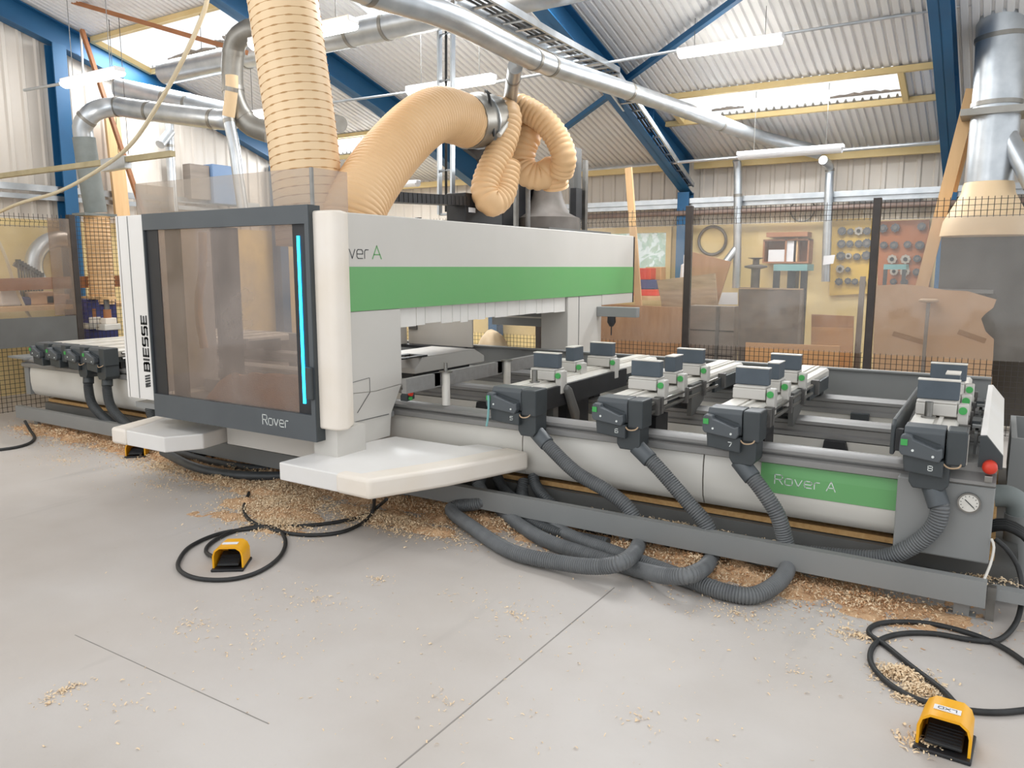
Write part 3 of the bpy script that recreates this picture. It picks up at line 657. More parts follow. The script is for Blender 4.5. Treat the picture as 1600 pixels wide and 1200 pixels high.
# ------------------------------------------------------------------ the aluminium stop beam right of the cabinet
sb = thing('stop_beam', 'aluminium stop beam on two round posts, right of the green striped gantry', 'stop beam', (-3.24, 4.7, 0.66))
MB().prism([(-3.26, 0.79), (-3.26, 0.81), (-3.25, 0.815), (-3.25, 0.845), (-3.26, 0.85), (-3.26, 0.885), (-3.22, 0.885), (-3.22, 0.79)], 'y', 3.85, 5.55).build('beam_profile', 'alu', sb)
for y in (4.24, 5.02):
    p = MB().cyl((-3.195, y, 0.661), (-3.195, y, 0.888), 0.028, 16).build('post', 'aluw', sb, smooth=True)
    MB().cyl((-3.195, y, 0.888), (-3.195, y, 0.896), 0.046, 16).build('post_cap', 'steel', p, smooth=True)
    MB().box(-3.255, -3.22, y - 0.09, y - 0.03, 0.80, 0.885).build('clamp_plate', 'galv', p)
MB().cyl((-3.195, 4.24, 0.896), (-3.195, 4.24, 0.955), 0.013, 12).build('stop_pin', 'steel', sb, smooth=True)
ub = thing('clamp_unit', 'low grey unit with black handle behind the opening of the gantry', 'machine unit', (-4.1, 5.2, 0.69))
MB().prism([(4.9, 0.78), (5.0, 0.87), (5.75, 0.87), (5.9, 0.80), (5.9, 0.74), (4.9, 0.74)], 'x', -4.5, -4.0).build('unit_body', 'wgrey', ub, bevel=0.01)
MB().box(-4.4, -4.1, 5.0, 5.8, 0.68, 0.74).build('unit_base', 'black', ub)
MB().box(-4.05, -3.99, 4.6, 5.0, 0.875, 0.885).box(-4.2, -4.14, 4.6, 5.0, 0.875, 0.885).box(-4.2, -3.99, 5.0, 5.05, 0.872, 0.885).build('unit_handle', 'black', ub)
ub2 = thing('carriage_unit', 'small machine carriage with brown bush between the stop beam posts', 'machine unit', (-2.95, 5.25, 0.68))
MB().box(-3.1, -2.8, 5.08, 5.4, 0.675, 0.73).build('carriage_plate', 'crategrey', ub2)
MB().cyl((-2.95, 5.2, 0.73), (-2.95, 5.2, 0.80), 0.05, 14).cyl((-2.85, 5.3, 0.73), (-2.85, 5.3, 0.79), 0.035, 14).build('bush', 'woodbr', ub2, smooth=True)

# ------------------------------------------------------------------ the gantry with its glazed cabinet
ga = thing('gantry', 'tall white gantry with glazed dark door, green stripe and padded bumper steps', 'machine gantry', (-4.4, 4.4, 0.30))
GX = -3.53
# right flank: beam side above the opening, front and rear columns
side = [(3.66, 0.60), (3.78, 0.60), (4.17, 0.76), (4.17, 1.318), (6.64, 1.318), (6.64, 0.62), (7.38, 0.62), (7.38, 1.318), (8.17, 1.318), (8.17, 1.20)]
MB().prism([(3.655, 1.318), (3.655, 1.94), (8.17, 1.94), (8.17, 1.318)], 'x', GX - 0.04, GX).build('beam_side', 'wgrey', ga, bevel=0.006)
MB().box(GX + 0.0005, GX + 0.004, 3.66, 8.165, 1.318, 1.602).build('green_stripe', 'green', ga)
MB().box(GX - 0.01, GX + 0.0045, 8.168, 8.19, 1.21, 1.93).build('beam_end_seal', 'black', ga)
MB().prism([(3.655, 0.79), (3.655, 1.316), (4.175, 1.316), (4.175, 0.79), (3.9, 0.775)], 'x', GX - 0.04, GX).build('front_column', 'wgrey', ga, bevel=0.004)
MB().prism([(3.655, 0.44), (3.655, 0.788), (3.9, 0.773), (4.175, 0.788), (4.06, 0.60), (4.04, 0.44)], 'x', GX - 0.05, GX - 0.003).build('column_foot', 'wgrey', ga, bevel=0.004)
sm = MB().beam((GX + 0.001, 3.66, 0.86), (GX + 0.001, 3.84, 0.873), 0.004, 0.003).beam((GX + 0.001, 3.845, 0.873), (GX + 0.001, 3.845, 0.78), 0.003, 0.003, (0, 1, 0)).beam((GX + 0.001, 3.845, 0.775), (GX + 0.001, 3.72, 0.655), 0.004, 0.003)
sm.build('panel_seam', 'mgreydk', ga)
MB().box(GX - 0.055, GX + 0.001, 3.66, 4.03, 0.595, 0.60).build('panel_seam', 'mgreydk', ga)
MB().box(GX - 0.3, GX - 0.002, 6.64, 7.38, 0.62, 1.316).build('rear_column', 'wgrey', ga, bevel=0.006)
MB().box(GX - 0.02, GX + 0.002, 6.862, 6.868, 0.62, 1.316).build('panel_seam', 'mgreydk', ga)
MB().box(GX - 0.04, GX, 7.385, 8.165, 1.21, 1.316).build('beam_rear_skirt', 'wgrey', ga)
MB().box(-4.25, GX - 0.045, 4.2, 8.1, 1.36, 1.90).build('beam_core', 'mgreydk', ga)
MB().box(-4.30, -4.26, 4.2, 8.1, 1.30, 1.93).build('beam_far_side', 'white', ga)
MB().box(-4.255, GX - 0.042, 4.17, 8.15, 1.905, 1.925).build('beam_top', 'white', ga)
ar = MB().box(GX, -3.09, 7.26, 7.34, 1.10, 1.20).build('rear_arm', 'mgrey', ga, bevel=0.005)
MB().lathe([(0.006, -0.19), (0.006, -0.10), (0.02, -0.10), (0.045, -0.055), (0.04, 0.0)], (-3.38, 7.30, 1.10), 12).build('arm_plug', 'black', ar, smooth=True)
# strip curtain hanging in the opening
for xx in (GX - 0.03, -4.28):
    y = 4.185
    cu = MB()
    while y < 6.62:
        w = random.choice((0.10, 0.14, 0.19, 0.22)); y2 = min(y + w, 6.63)
        cu.box(xx - 0.004 + random.uniform(-.006, .006), xx + 0.004, y + 0.003, y2, 1.185 + random.uniform(-.012, .012), 1.33); y = y2 + 0.002
    cu.build('strip_curtain', 'strip', ga)
# spindle cover seen through the opening
sc = MB().box(-5.36, -5.33, 5.9, 6.4, 0.78, 1.25).build('spindle_cover', 'wgrey', ga)
MB().box(-5.325, -4.5, 6.42, 6.44, 0.80, 1.30).build('spindle_cover', 'wgrey', ga)
MB().box(-5.0, -4.75, 6.412, 6.419, 1.14, 1.2).build('warning_patch', 'yellow', ga)
MB().box(-5.3, -5.2, 6.40, 6.42, 0.95, 1.15).build('spindle_vent', 'mgreydk', ga)
MB().box(-5.4, -4.55, 6.30, 6.41, 0.77, 0.80).build('rubber_lip', 'black', ga)
MB().prism([(-4.42, 1.02), (-4.42, 1.15), (-4.2, 1.23), (-3.62, 1.23), (-3.62, 1.02)], 'y', 6.66, 6.9).build('rear_guard', 'mgrey', ga)
MB().box(-4.42, -3.62, 6.655, 6.66, 1.10, 1.115).build('guard_ledge', 'aluw', ga)
# front cabinet
DX0, DX1, DZ0, DZ1, DY = -5.14, -3.505, 0.535, 1.965, 3.35
MB().box(-5.50, -5.16, 3.37, 3.40, 0.635, 1.965).build('front_panel', 'white', ga, bevel=0.004)
MB().box(-5.375, -5.37, 3.366, 3.37, 0.64, 1.96).build('panel_seam', 'mgrey', ga)
MB().box(-5.14, -4.98, 3.50, 3.52, 0.60, 1.95).build('inner_frame', 'black', ga)
MB().box(-5.52, -5.49, 3.37, 4.15, 0.635, 1.965).build('left_flank', 'white', ga)
MB().box(-5.48, -3.57, 4.0, 4.10, 0.56, 0.70).build('cabinet_back_rail', 'mgrey', ga)
MB().box(-5.48, GX - 0.05, 3.40, 4.14, 0.56, 0.60).build('cabinet_floor', 'mgrey', ga)
ll = MB().box(-5.14, -5.09, 3.9, 4.1, 0.7, 1.9).build('inner_post', 'slatedk', ga)
MB().smooth_tube([(-5.05, 3.75, 1.85), (-5.03, 3.72, 1.6), (-5.08, 3.70, 1.3), (-5.04, 3.7, 1.0)], 0.03, 8).build('inner_cable', 'tanlt', ga, smooth=True)
door = MB()
door.box(DX0, DX1, DY - 0.02, DY + 0.03, 1.855, DZ1).box(DX0, DX1, DY - 0.02, DY + 0.03, DZ0, 0.70).box(DX1 - 0.035, DX1, DY - 0.02, DY + 0.03, 0.70, 1.855).box(DX0, DX0 + 0.012, DY - 0.02, DY + 0.03, 0.70, 1.855)
dr = door.build('door_frame', 'slate', ga)
MB().box(DX1, DX1 + 0.006, DY - 0.018, DY + 0.07, DZ0 + 0.003, DZ1 - 0.003).build('door_edge', 'slatedk', ga)
MB().box(DX0 + 0.012, DX1 - 0.16, DY + 0.0, DY + 0.008, 0.70, 1.855).build('door_glass', 'glass', dr)
MB().box(DX0 + 0.012, DX0 + 0.15, DY - 0.005, DY - 0.001, 0.70, 1.855).build('dark_interior_strip', 'black', dr)  # black strip standing in for the shaded cabinet interior behind the glass
MB().box(DX1 - 0.16, DX1 - 0.035, DY + 0.0, DY + 0.02, 0.70, 1.855).build('black_band', 'black', dr)
MB().box(DX1 - 0.119, DX1 - 0.099, DY - 0.006, DY, 0.765, 1.785).build('blue_light_bar', 'led', dr, label='glowing blue light bar')
MB().box(DX1 - 0.055, DX1 - 0.004, DY - 0.045, DY - 0.02, 0.80, 1.0).build('door_handle', 'slatedk', dr, bevel=0.006)
text('Rover', 'lettering', 'printw', dr, (-3.985, DY - 0.0205, 0.60), X, Z, 0.062, 0.235, label='pale model lettering on slate')
# maker's name reading upwards on the white panel
text('BIESSE', 'lettering', 'print', ga, (-5.228, 3.3695, 0.852), Z, -X, 0.060, 0.395, stroke=0.27, gap=0.42, label='heavy dark maker name reading upwards')
lg = MB()
lg.prism([(-5.288, 0.735), (-5.228, 0.755), (-5.228, 0.77), (-5.288, 0.75)], 'y', 3.368, 3.3695)
for k in range(5):
    z = 0.725 + k * 0.019
    lg.prism([(-5.288, z), (-5.228, z + 0.012), (-5.228, z + 0.025), (-5.288, z + 0.013)], 'y', 3.3675, 3.3695)
lg.build('striped_emblem', 'print', ga)
text('ver', 'lettering', 'print', ga, (GX + 0.0005, 3.69, 1.655), Y, Z, 0.056, 0.175, label='dark model lettering on the beam')
text('A', 'lettering', 'green', ga, (GX + 0.0005, 3.905, 1.655), Y, Z, 0.082, 0.085, label='green letter on the beam')
# padded corner bumper
pd = [(-3.50, 3.40), (-3.50, 3.66), (-3.56, 3.66)]
pp = []
cx_, cy_, r_ = -3.37 - 0.0, 3.52, 0.0
prof = [(-3.56, 3.40), (-3.50, 3.385), (-3.485, 3.40), (-3.47, 3.53), (-3.485, 3.62), (-3.525, 3.66), (-3.56, 3.66)]
prof = [(-3.56, 3.36), (-3.40, 3.36), (-3.355, 3.378), (-3.335, 3.42), (-3.335, 3.44), (-3.40, 3.55), (-3.528, 3.66), (-3.56, 3.66)]
MB().prism(prof, 'z', 0.615, 1.93).build('corner_bumper', 'cream', ga, bevel=0.03, seg=4, smooth=True)
MB().box(-3.60, -3.40, 3.40, 3.65, 0.44, 0.61).build('bumper_base', 'wgrey', ga)
# skirt below the door
MB().box(-4.70, -3.60, 3.60, 3.63, 0.33, 0.56).build('skirt', 'wgrey', ga)
MB().box(-5.10, -4.70, 3.655, 3.68, 0.33, 0.62).build('skirt', 'wgrey', ga)
# bumper steps
def step(outline, pad, z0, z1, nm):
    a_ = MB().prism(outline, 'z', z0, z1).build('step', 'white', ga, bevel=0.008)
    MB().prism(pad, 'z', z0 - 0.004, z1 + 0.004).build('step_bumper', 'cream', a_, bevel=0.022, seg=4, smooth=True)
step([(-3.615, 3.125), (-3.02, 3.118), (-2.80, 3.62), (-2.58, 4.10), (-2.70, 4.165), (-2.875, 4.165), (-2.95, 4.06), (-3.50, 4.06), (-3.61, 3.60)],
     [(-3.14, 3.112), (-2.88, 3.105), (-2.665, 3.56), (-2.47, 4.14), (-2.66, 4.18), (-2.83, 3.63), (-3.02, 3.20), (-3.14, 3.20)], 0.33, 0.44, 'r')
step([(-5.27, 3.18), (-4.83, 3.182), (-4.70, 3.40), (-4.75, 3.65), (-5.50, 3.72), (-5.40, 3.50)],
     [(-5.45, 3.172), (-5.265, 3.172), (-5.39, 3.50), (-5.52, 3.74), (-5.62, 3.72), (-5.49, 3.30)], 0.33, 0.44, 'l')
MB().cyl((-3.38, 3.1255, 0.385), (-3.38, 3.1225, 0.385), 0.006, 10).build('step_screw', 'print', ga)
# safety switch near the column foot
ss = MB().prism([(4.12, 0.715), (4.2, 0.80), (4.2, 0.69), (4.12, 0.68)], 'x', -3.50, -3.44).build('switch_block', 'slatedk', ga)
MB().cyl((-3.435, 4.14, 0.735), (-3.415, 4.14, 0.735), 0.018, 12).build('red_switch', 'red', ss, smooth=True)
MB().cyl((-3.435, 4.14, 0.70), (-3.418, 4.14, 0.70), 0.012, 12).build('green_switch', 'btn', ss, smooth=True)
# clear guard on top
AZ = 2.185
MB().box(-5.30, -3.545, 3.40, 3.408, 1.96, AZ).build('clear_guard', 'acr', ga)
MB().box(-3.545, -3.537, 3.40, 3.70, 1.93, AZ).build('clear_guard', 'acr', ga)
MB().box(-5.30, -5.292, 3.40, 3.70, 1.96, AZ).build('clear_guard', 'acr', ga)
MB().box(-3.55, -3.53, 3.395, 3.41, 1.96, AZ).build('guard_corner', 'steel', ga)
# heap of shavings behind the glass
def heap(name, pts_fn, nx, ny, m, parent=None):
    v, f = [], []
    for i in range(nx + 1):
        for j in range(ny + 1): v.append(pts_fn(i / nx, j / ny))
    for i in range(nx):
        for j in range(ny):
            k = i * (ny + 1) + j; f.append((k, k + 1, k + ny + 2, k + ny + 1))
    return MB().add(v, f)
from mathutils import noise as NZ
def hz(s, t):
    x = -4.95 + 1.28 * s; y = 3.385 + 0.55 * t
    e = max(0.0, min(1.0, (s - 0.10) / 0.42)); h = 0.02 + 0.25 * (e * e * (3 - 2 * e)) * (1 - 0.5 * t) + 0.025 * NZ.noise(Vector((x * 9, y * 9, 0)))
    zz = 0.605 + max(0.0, h) + 0.06 * s
    if t == 0 or s == 1: zz = 0.604
    if t < 0.05: y = 3.385
    if s > 0.985: x = -3.67
    return (x, y, zz)
o = heap('shavings_heap', hz, 60, 24, 'shav').build('shavings_heap', 'shavor', None, smooth=True)
tag(o, 'heap of orange shavings lying inside the cabinet behind the door glass', 'wood shavings', kind='stuff')
hc = at(770, 541, y=6.75)
def hz2(s_, t_):
    an = 2 * math.pi * s_; q = 0.165 * t_ * (1 + 0.2 * NZ.noise(Vector((math.cos(an) * 2, math.sin(an) * 2, 3)))); z = 0.19 * (1 - t_ ** 2.2) + 0.03 * NZ.noise(Vector((q * math.cos(an) * 18, q * math.sin(an) * 18, 1)))
    return (hc.x + q * math.cos(an), 6.75 + q * math.sin(an), hc.z - 0.02 + z)
tag(heap('shavings_heap', hz2, 30, 10, 'shav').build('shavings_heap', 'shavlt', smooth=True), 'pale heap of shavings behind the splash wall, seen through the gantry opening', 'wood shavings', kind='stuff')
MB().box(hc.x - 0.3, hc.x + 0.3, 6.58, 6.95, hc.z - 0.05, hc.z - 0.02).build('collecting_shelf', 'mgrey', bed)

# ------------------------------------------------------------------ extraction hoses above the gantry
vh = MB().tube(curve_points([(-4.55, 3.98, 5.2), (-4.50, 3.98, 4.4), (-4.36, 3.98, 3.45), (-4.22, 3.97, 2.6), (-4.16, 3.96, 2.1), (-4.15, 3.96, 1.75)], 0.05), 0.237, 28)
vho = vh.build('extraction_hose', 'tanlt', smooth=True)
hw = MB(); q = curve_points([(-4.55, 3.98, 5.2), (-4.50, 3.98, 4.4), (-4.36, 3.98, 3.45), (-4.22, 3.97, 2.6), (-4.16, 3.96, 2.1), (-4.15, 3.96, 1.75)], 0.055 / 14)
hp_ = []
for i, p in enumerate(q):
    t_ = (q[min(i + 1, len(q) - 1)] - q[max(i - 1, 0)]).normalized(); u_ = (Y - t_ * Y.dot(t_)).normalized(); w_ = t_.cross(u_); an = 2 * math.pi * i / 14
    hp_.append(p + (u_ * math.cos(an) + w_ * math.sin(an)) * 0.2385)
hw.tube(hp_, 0.0045, 5, caps=False).build('wire_helix', 'helix', vho, smooth=True)
tag(vho, 'big upright tan extraction hose dropping into the top of the cabinet', 'extraction hose')
ex = thing('extraction_manifold', 'curved tan hose and steel manifold splitting into three hanging hoses', 'extraction manifold', (-3.95, 5.0, 1.95))
MB().ribbed([(-3.84, 4.02, 1.85), (-3.84, 4.12, 2.05), (-3.86, 4.42, 2.35), (-3.88, 4.80, 2.64), (-3.90, 5.12, 2.79), (-3.92, 5.42, 2.81), (-3.92, 5.56, 2.80)], 0.215, 0.034, 0.035, 24).build('curved_hose', 'tan', ex, smooth=True)
mf = MB().cyl((-3.92, 5.52, 2.80), (-3.93, 5.86, 2.86), 0.222, 28).build('manifold_drum', 'galvdk', ex, smooth=True)
MB().tube([(-3.925, 5.70, 2.832), (-3.925, 5.715, 2.835)], 0.235, 28).build('clamp_ring', 'galv', mf, smooth=True)
MB().tube([(-3.93, 5.86, 2.86), (-3.93, 6.05, 2.90), (-3.93, 6.2, 2.93)], [0.222, 0.19, 0.12], 24).build('manifold_cone', 'galvdk', ex, smooth=True)
MB().cyl((-3.72, 5.72, 2.70), (-3.72, 5.95, 2.90), 0.022, 10).build('air_cylinder', 'aluw', ex, smooth=True)
MB().smooth_tube([(-3.72, 5.65, 2.68), (-3.75, 5.62, 3.0), (-3.85, 5.72, 3.07), (-3.9, 6.0, 3.06), (-3.9, 6.25, 3.10)], 0.012, 6).build('air_line', 'rubber', ex, smooth=True)
MB().prism([(5.65, 2.60), (6.1, 2.66), (6.15, 2.45), (6.05, 2.40), (5.85, 2.54)], 'x', -4.05, -4.0).build('manifold_bracket', 'black', ex)
A_ = lambda u, v, y: tuple(at(u, v, y=y))
h1 = [A_(775, 172, 6.0), A_(792, 178, 5.98), A_(791, 205, 5.92), A_(779, 240, 5.82), A_(763, 275, 5.70), A_(758, 300, 5.64), A_(768, 316, 5.66), A_(783, 304, 5.78), A_(789, 280, 5.85), A_(792, 255, 5.9)]
h2 = [A_(792, 165, 6.3), A_(815, 168, 6.32), A_(848, 188, 6.35), A_(870, 215, 6.4), A_(881, 245, 6.42), A_(876, 272, 6.5)]
h3 = [A_(812, 196, 6.5), A_(826, 208, 6.45), A_(818, 232, 6.4), A_(815, 255, 6.4), A_(826, 272, 6.4), A_(845, 276, 6.45), A_(858, 266, 6.5), A_(866, 274, 6.55), A_(868, 292, 6.6)]
for h, r in ((h1, 0.125), (h2, 0.118), (h3, 0.128)):
    MB().ribbed(h, r, 0.045, 0.09, 20).build('branch_hose', 'tan', ex, smooth=True)
# spindle head rising behind the beam
sp_ = thing('spindle_tower', 'dark spindle tower with grey bell-shaped hood behind the gantry beam', 'spindle head', (-4.0, 6.9, 1.93))
MB().lathe([(0.33, -0.02), (0.33, 0.12), (0.30, 0.13), (0.22, 0.17), (0.165, 0.30), (0.135, 0.42), (0.135, 0.50)], (-4.0, 7.05, 1.97), 28).build('bell_hood', 'hood', sp_, smooth=True)
MB().box(-4.45, -4.15, 6.45, 7.1, 1.93, 2.62).build('motor_housing', 'black', sp_, bevel=0.01)
for p0, p1 in (((-4.0, 6.40), (-3.97, 6.45)), ((-3.9, 7.62), (-3.86, 7.68))):
    MB().box(p0[0], p1[0], p0[1], p1[1], 1.93, 2.72).build('tower_post', 'steel', sp_)
MB().box(-4.0, -3.95, 7.52, 7.70, 2.0, 2.85).build('slide_rail', 'mgreydk', sp_)
MB().cyl((-3.93, 6.55, 1.93), (-3.93, 6.55, 2.66), 0.024, 12).build('cylinder_rod', 'alu', sp_, smooth=True)
MB().box(-3.95, -3.88, 7.45, 7.58, 2.1, 2.42).build('relay_box', 'black', sp_)
MB().box(-3.98, -3.6, 6.38, 7.72, 1.945, 1.965).build('base_plate', 'mgreydk', sp_)
cb = thing('control_box', 'small black control box behind the beam under the looping hose', 'control box', (-4.0, 5.75, 1.93))
MB().box(-4.1, -3.9, 5.48, 6.05, 1.935, 2.22).build('box_body', 'black', cb, bevel=0.006)
MB().box(-3.898, -3.895, 5.52, 5.62, 2.06, 2.10).build('label_plate', 'paper', cb)
MB().cyl((-3.9, 5.86, 2.10), (-3.885, 5.86, 2.10), 0.025, 12).build('dial', 'paper', cb)
# energy chain: links along a path
ec_ = thing('cable_chain', 'black cable carrier chain running along the top of the gantry beam', 'cable chain', (-3.95, 4.9, 1.93))
path = curve_points([(-3.95, 4.18, 1.96), (-3.95, 4.24, 2.05), (-3.95, 4.36, 2.11), (-3.95, 4.7, 2.12), (-3.95, 5.2, 2.14), (-3.95, 5.8, 2.16)], 0.055)
ch = MB()
for p, q in zip(path[:-1], path[1:]):
    d = q - p; ch.beam(p, p + d * 0.86, 0.14, 0.075, (0, -d.z, d.y) if True else (0, 0, 1)); ch.beam(p + d * 0.8, q + d * 0.05, 0.12, 0.055, (0, -d.z, d.y))
ch.build('chain_links', 'black', ec_)

# ------------------------------------------------------------------ suction hoses of the table bars: from the neck, behind the guard rail, onto the floor
def bar_hose(nm, pts, r=0.043, m='hose'):
    P = [Vector(p) for p in pts]
    c = MB().cyl(P[0] + (P[0] - P[1]).normalized() * 0.06, P[0] + (P[1] - P[0]).normalized() * 0.06, r * 1.12, 16).build('hose_cuff', 'slate' if m == 'hose' else 'slatedk', BARS[nm], smooth=True, bevel=0.005)
    MB().ribbed(P, r, 0.0135, 0.13, 14).build('suction_hose', m, BARS[nm], smooth=True)
U = lambda u, v, y: at(u, v, y=y)
F = lambda u, v, z=0.045: at(u, v, z=z)
bar_hose('8', [U(1461, 772, 4.06), U(1469, 796, 4.04), U(1456, 828, 4.04), U(1420, 856, 4.06), U(1370, 872, 4.08), (-0.75, 4.10, 0.13), (-1.1, 4.10, 0.09), (-1.6, 4.12, 0.05), (-2.4, 4.16, 0.05), (-3.6, 4.2, 0.05)])
bar_hose('7', [U(1165, 733, 4.06), U(1190, 765, 4.03), U(1215, 805, 4.02), U(1228, 850, 4.03), U(1232, 880, 4.00), F(1218, 908, .07), F(1178, 930), F(1130, 924), F(1080, 907), F(1020, 885), F(960, 864), F(900, 842), F(850, 815), (-2.55, 4.2, 0.1), (-2.6, 4.3, 0.2)])
bar_hose('6', [U(1005, 708, 4.06), U(1030, 733, 4.04), U(1075, 785, 4.02), U(1103, 818, 4.02), U(1114, 850, 4.02), U(1110, 876, 3.98), F(1085, 896, .13), F(1045, 900, .10), F(990, 888), F(920, 868), F(850, 843), F(800, 812), F(772, 786, .05), (-2.75, 4.05, 0.10), (-2.85, 4.12, 0.16), (-2.9, 4.22, 0.2)])
bar_hose('5', [U(846, 684, 4.08), U(862, 702, 4.06), U(900, 738, 4.04), U(945, 765, 4.03), U(980, 792, 4.03), U(997, 825, 4.03), U(998, 850, 3.99), F(980, 874, .14), F(940, 885, .10), F(880, 880, .06), F(800, 862), F(740, 825), F(705, 795, .06), (-2.72, 3.98, 0.12), (-2.80, 4.05, 0.2)])
bh = [('third', (-7.33, -7.20)), ('fourth', (-7.02, -6.9))]
for i, cx in ((2, -7.37), (3, -7.06)):
    o = [b for b in bpy.data.objects if b.get('label', '').startswith(('third table', 'fourth table')[i - 2])][0]
    BARS['L%d' % i] = o
    x = cx + 0.06
    bar_hose('L%d' % i, [(x, 4.08, 0.565), (x + 0.02, 4.06, 0.46), (x + 0.12, 4.03, 0.32), (x + 0.35, 4.02, 0.20), (x + 0.60, 4.03, 0.10), (x + 0.8, 4.06, 0.05), (x + 1.2, 4.1, 0.045)], 0.043, 'hosedk')
def loose_hose(pts, r, lab, m='hosedk', rib=True):
    b = MB()
    (b.ribbed(pts, r, 0.016, 0.12, 12) if rib else b.smooth_tube(pts, r, 10))
    tag(b.build('suction_hose' if rib else 'cable', m, smooth=True), lab, 'hose' if rib else 'cable')
loose_hose([(-6.35, 4.10, 0.46), (-6.33, 4.06, 0.36), (-6.26, 4.05, 0.25), (-6.1, 4.06, 0.12), (-5.9, 4.08, 0.05), (-5.5, 4.12, 0.05)], 0.045, 'dark ribbed hose dropping just left of the left bumper step')
loose_hose([(-6.03, 4.12, 0.45), (-6.0, 4.06, 0.34), (-5.94, 4.05, 0.22), (-5.80, 4.06, 0.10), (-5.6, 4.09, 0.05)], 0.045, 'dark ribbed hose half hidden by the white cabinet edge')
loose_hose([F(255, 706, .10), F(300, 728, .07), F(350, 740, .05), F(410, 744, .05), F(470, 742, .05), F(560, 735, .05), F(640, 735, .05)], 0.035, 'thick dark hose bowing out over the floor between the two bumper steps', rib=False)
loose_hose([F(268, 703, .08), F(310, 716, .05), F(360, 727, .04), F(420, 732, .04), F(500, 728, .04)], 0.028, 'thinner dark hose lying inside the bowed hose between the bumper steps', rib=False)
loose_hose([U(833, 744, 4.24), U(838, 760, 4.20), U(852, 778, 4.12), U(870, 792, 4.10), (-2.05, 4.10, 0.05), (-1.7, 4.12, 0.04)], 0.038, 'short dark hose dropping behind the guard rail below the cover seam')
loose_hose([U(778, 748, 4.24), U(785, 762, 4.18), U(800, 778, 4.10), F(830, 815, .05), F(880, 835, .04), F(950, 850, .04)], 0.038, 'short dark hose dropping behind the guard rail beside the right bumper step')

# ------------------------------------------------------------------ foot pedals with their cables
def pedal(loc, rz, label, lab_text, cable, k=1.0):
    t = thing('foot_pedal', label, 'foot pedal', (0, 0, 0), 'yellow foot pedals on the floor')
    w, d, h = 0.072, 0.12, 0.115
    pr = []
    arch = [(-w, 0.012), (-w, h * 0.62), (-w * 0.86, h * 0.86), (-w * 0.55, h), (w * 0.55, h), (w * 0.86, h * 0.86), (w, h * 0.62), (w, 0.012)]
    inn = [(-w + .008, 0.012), (-w + .008, h * 0.6), (-w * 0.80, h * 0.80), (-w * 0.52, h - .008), (w * 0.52, h - .008), (w * 0.80, h * 0.80), (w - .008, h * 0.6), (w - .008, 0.012)]
    sh = MB(); n = len(arch)
    def ring(pf, y, sc): return [(x * sc, y, 0.012 + (z - 0.012) * sc) for x, z in pf]
    o0, o1, i0, i1 = ring(arch, -0.055, 1.0), ring(arch, 0.085, 0.94), ring(inn, -0.055, 1.0), ring(inn, 0.07, 0.93)
    sh.add(o0 + o1 + i0 + i1, [(i, i + 1, n + i + 1, n + i) for i in range(n - 1)] + [(2 * n + i + 1, 2 * n + i, 3 * n + i, 3 * n + i + 1) for i in range(n - 1)]
           + [(i + 1, i, 2 * n + i, 2 * n + i + 1) for i in range(n - 1)] + [tuple(range(n, 2 * n)), tuple(range(4 * n - 1, 3 * n - 1, -1))])
    s_ = sh.build('pedal_guard', 'yellow', t, smooth=True)
    MB().box(-w - .004, w + .004, -0.075, 0.09, 0.0, 0.013).build('pedal_base', 'black', t, bevel=0.004)
    p_ = MB().prism([(-0.055, 0.022), (-0.055, 0.032), (0.05, 0.062), (0.05, 0.052)], 'x', -0.05, 0.05).build('treadle', 'rubber', t, bevel=0.003)
    rb = MB()
    for q in range(6):
        y = -0.05 + q * 0.012; z = 0.0335 + (y + 0.055) * 0.2857
        rb.box(-0.045, 0.045, y, y + 0.005, z - .002, z + 0.002)
    rb.build('treadle_ribs', 'black', p_)
    MB().box(-0.03, 0.03, 0.064, 0.069, 0.055, 0.085).box(-0.008, 0.008, 0.05, 0.064, 0.06, 0.08).build('switch_body', 'black', t)
    MB().cyl((0, 0.085, 0.03), (0, 0.125, 0.03), 0.014, 12).build('cable_gland', 'black', t, smooth=True)
    if lab_text is not None:
        pt = MB().box(-0.036, 0.036, -0.012, 0.016, h - 0.001, h + 0.0012).build('label_plate', 'paper', t)
        if lab_text: text(lab_text, 'lettering', 'print', t, (0.024, 0.008, h + 0.0014), -X, -Y, 0.013, 0.048, depth=0.0005, stroke=0.16)
    t.location = loc; t.rotation_euler = (0, 0, rz); t.scale = (1.12, 1.12, 1.12)
    if cable:
        c = MB().smooth_tube(cable, 0.0115, 10, 0.025).build('cable', 'rubber', None, smooth=True)
        tag(c, label.replace('yellow foot pedal', 'black cable of the yellow foot pedal'), 'cable')
    return t
G = lambda u, v, z=0.0125: at(u, v, z=z)
p1 = at(1474, 1150, z=0.0)
pedal((-0.052, 2.835, 0), math.radians(-3), 'yellow foot pedal with lettered label on its lid, at right', 'LXD',
      [G(1493, 1100, .03), G(1470, 1076), G(1425, 1042), G(1383, 1008), G(1358, 990), G(1366, 977), G(1395, 972), G(1450, 974), G(1510, 988), G(1560, 1008), G(1600, 1034), G(1650, 1075), G(1640, 1100), G(1590, 1111), G(1530, 1112), G(1450, 1098), G(1400, 1076), G(1366, 1045), G(1360, 1020), G(1375, 1000), G(1410, 990), G(1460, 990), G(1520, 1000), G(1560, 1000), at(1588, 972, z=.03), at(1597, 930, z=.12), at(1592, 890, z=.22), at(1575, 860, z=.30), at(1555, 842, z=.34)])
p2 = at(352, 893, z=0.0)
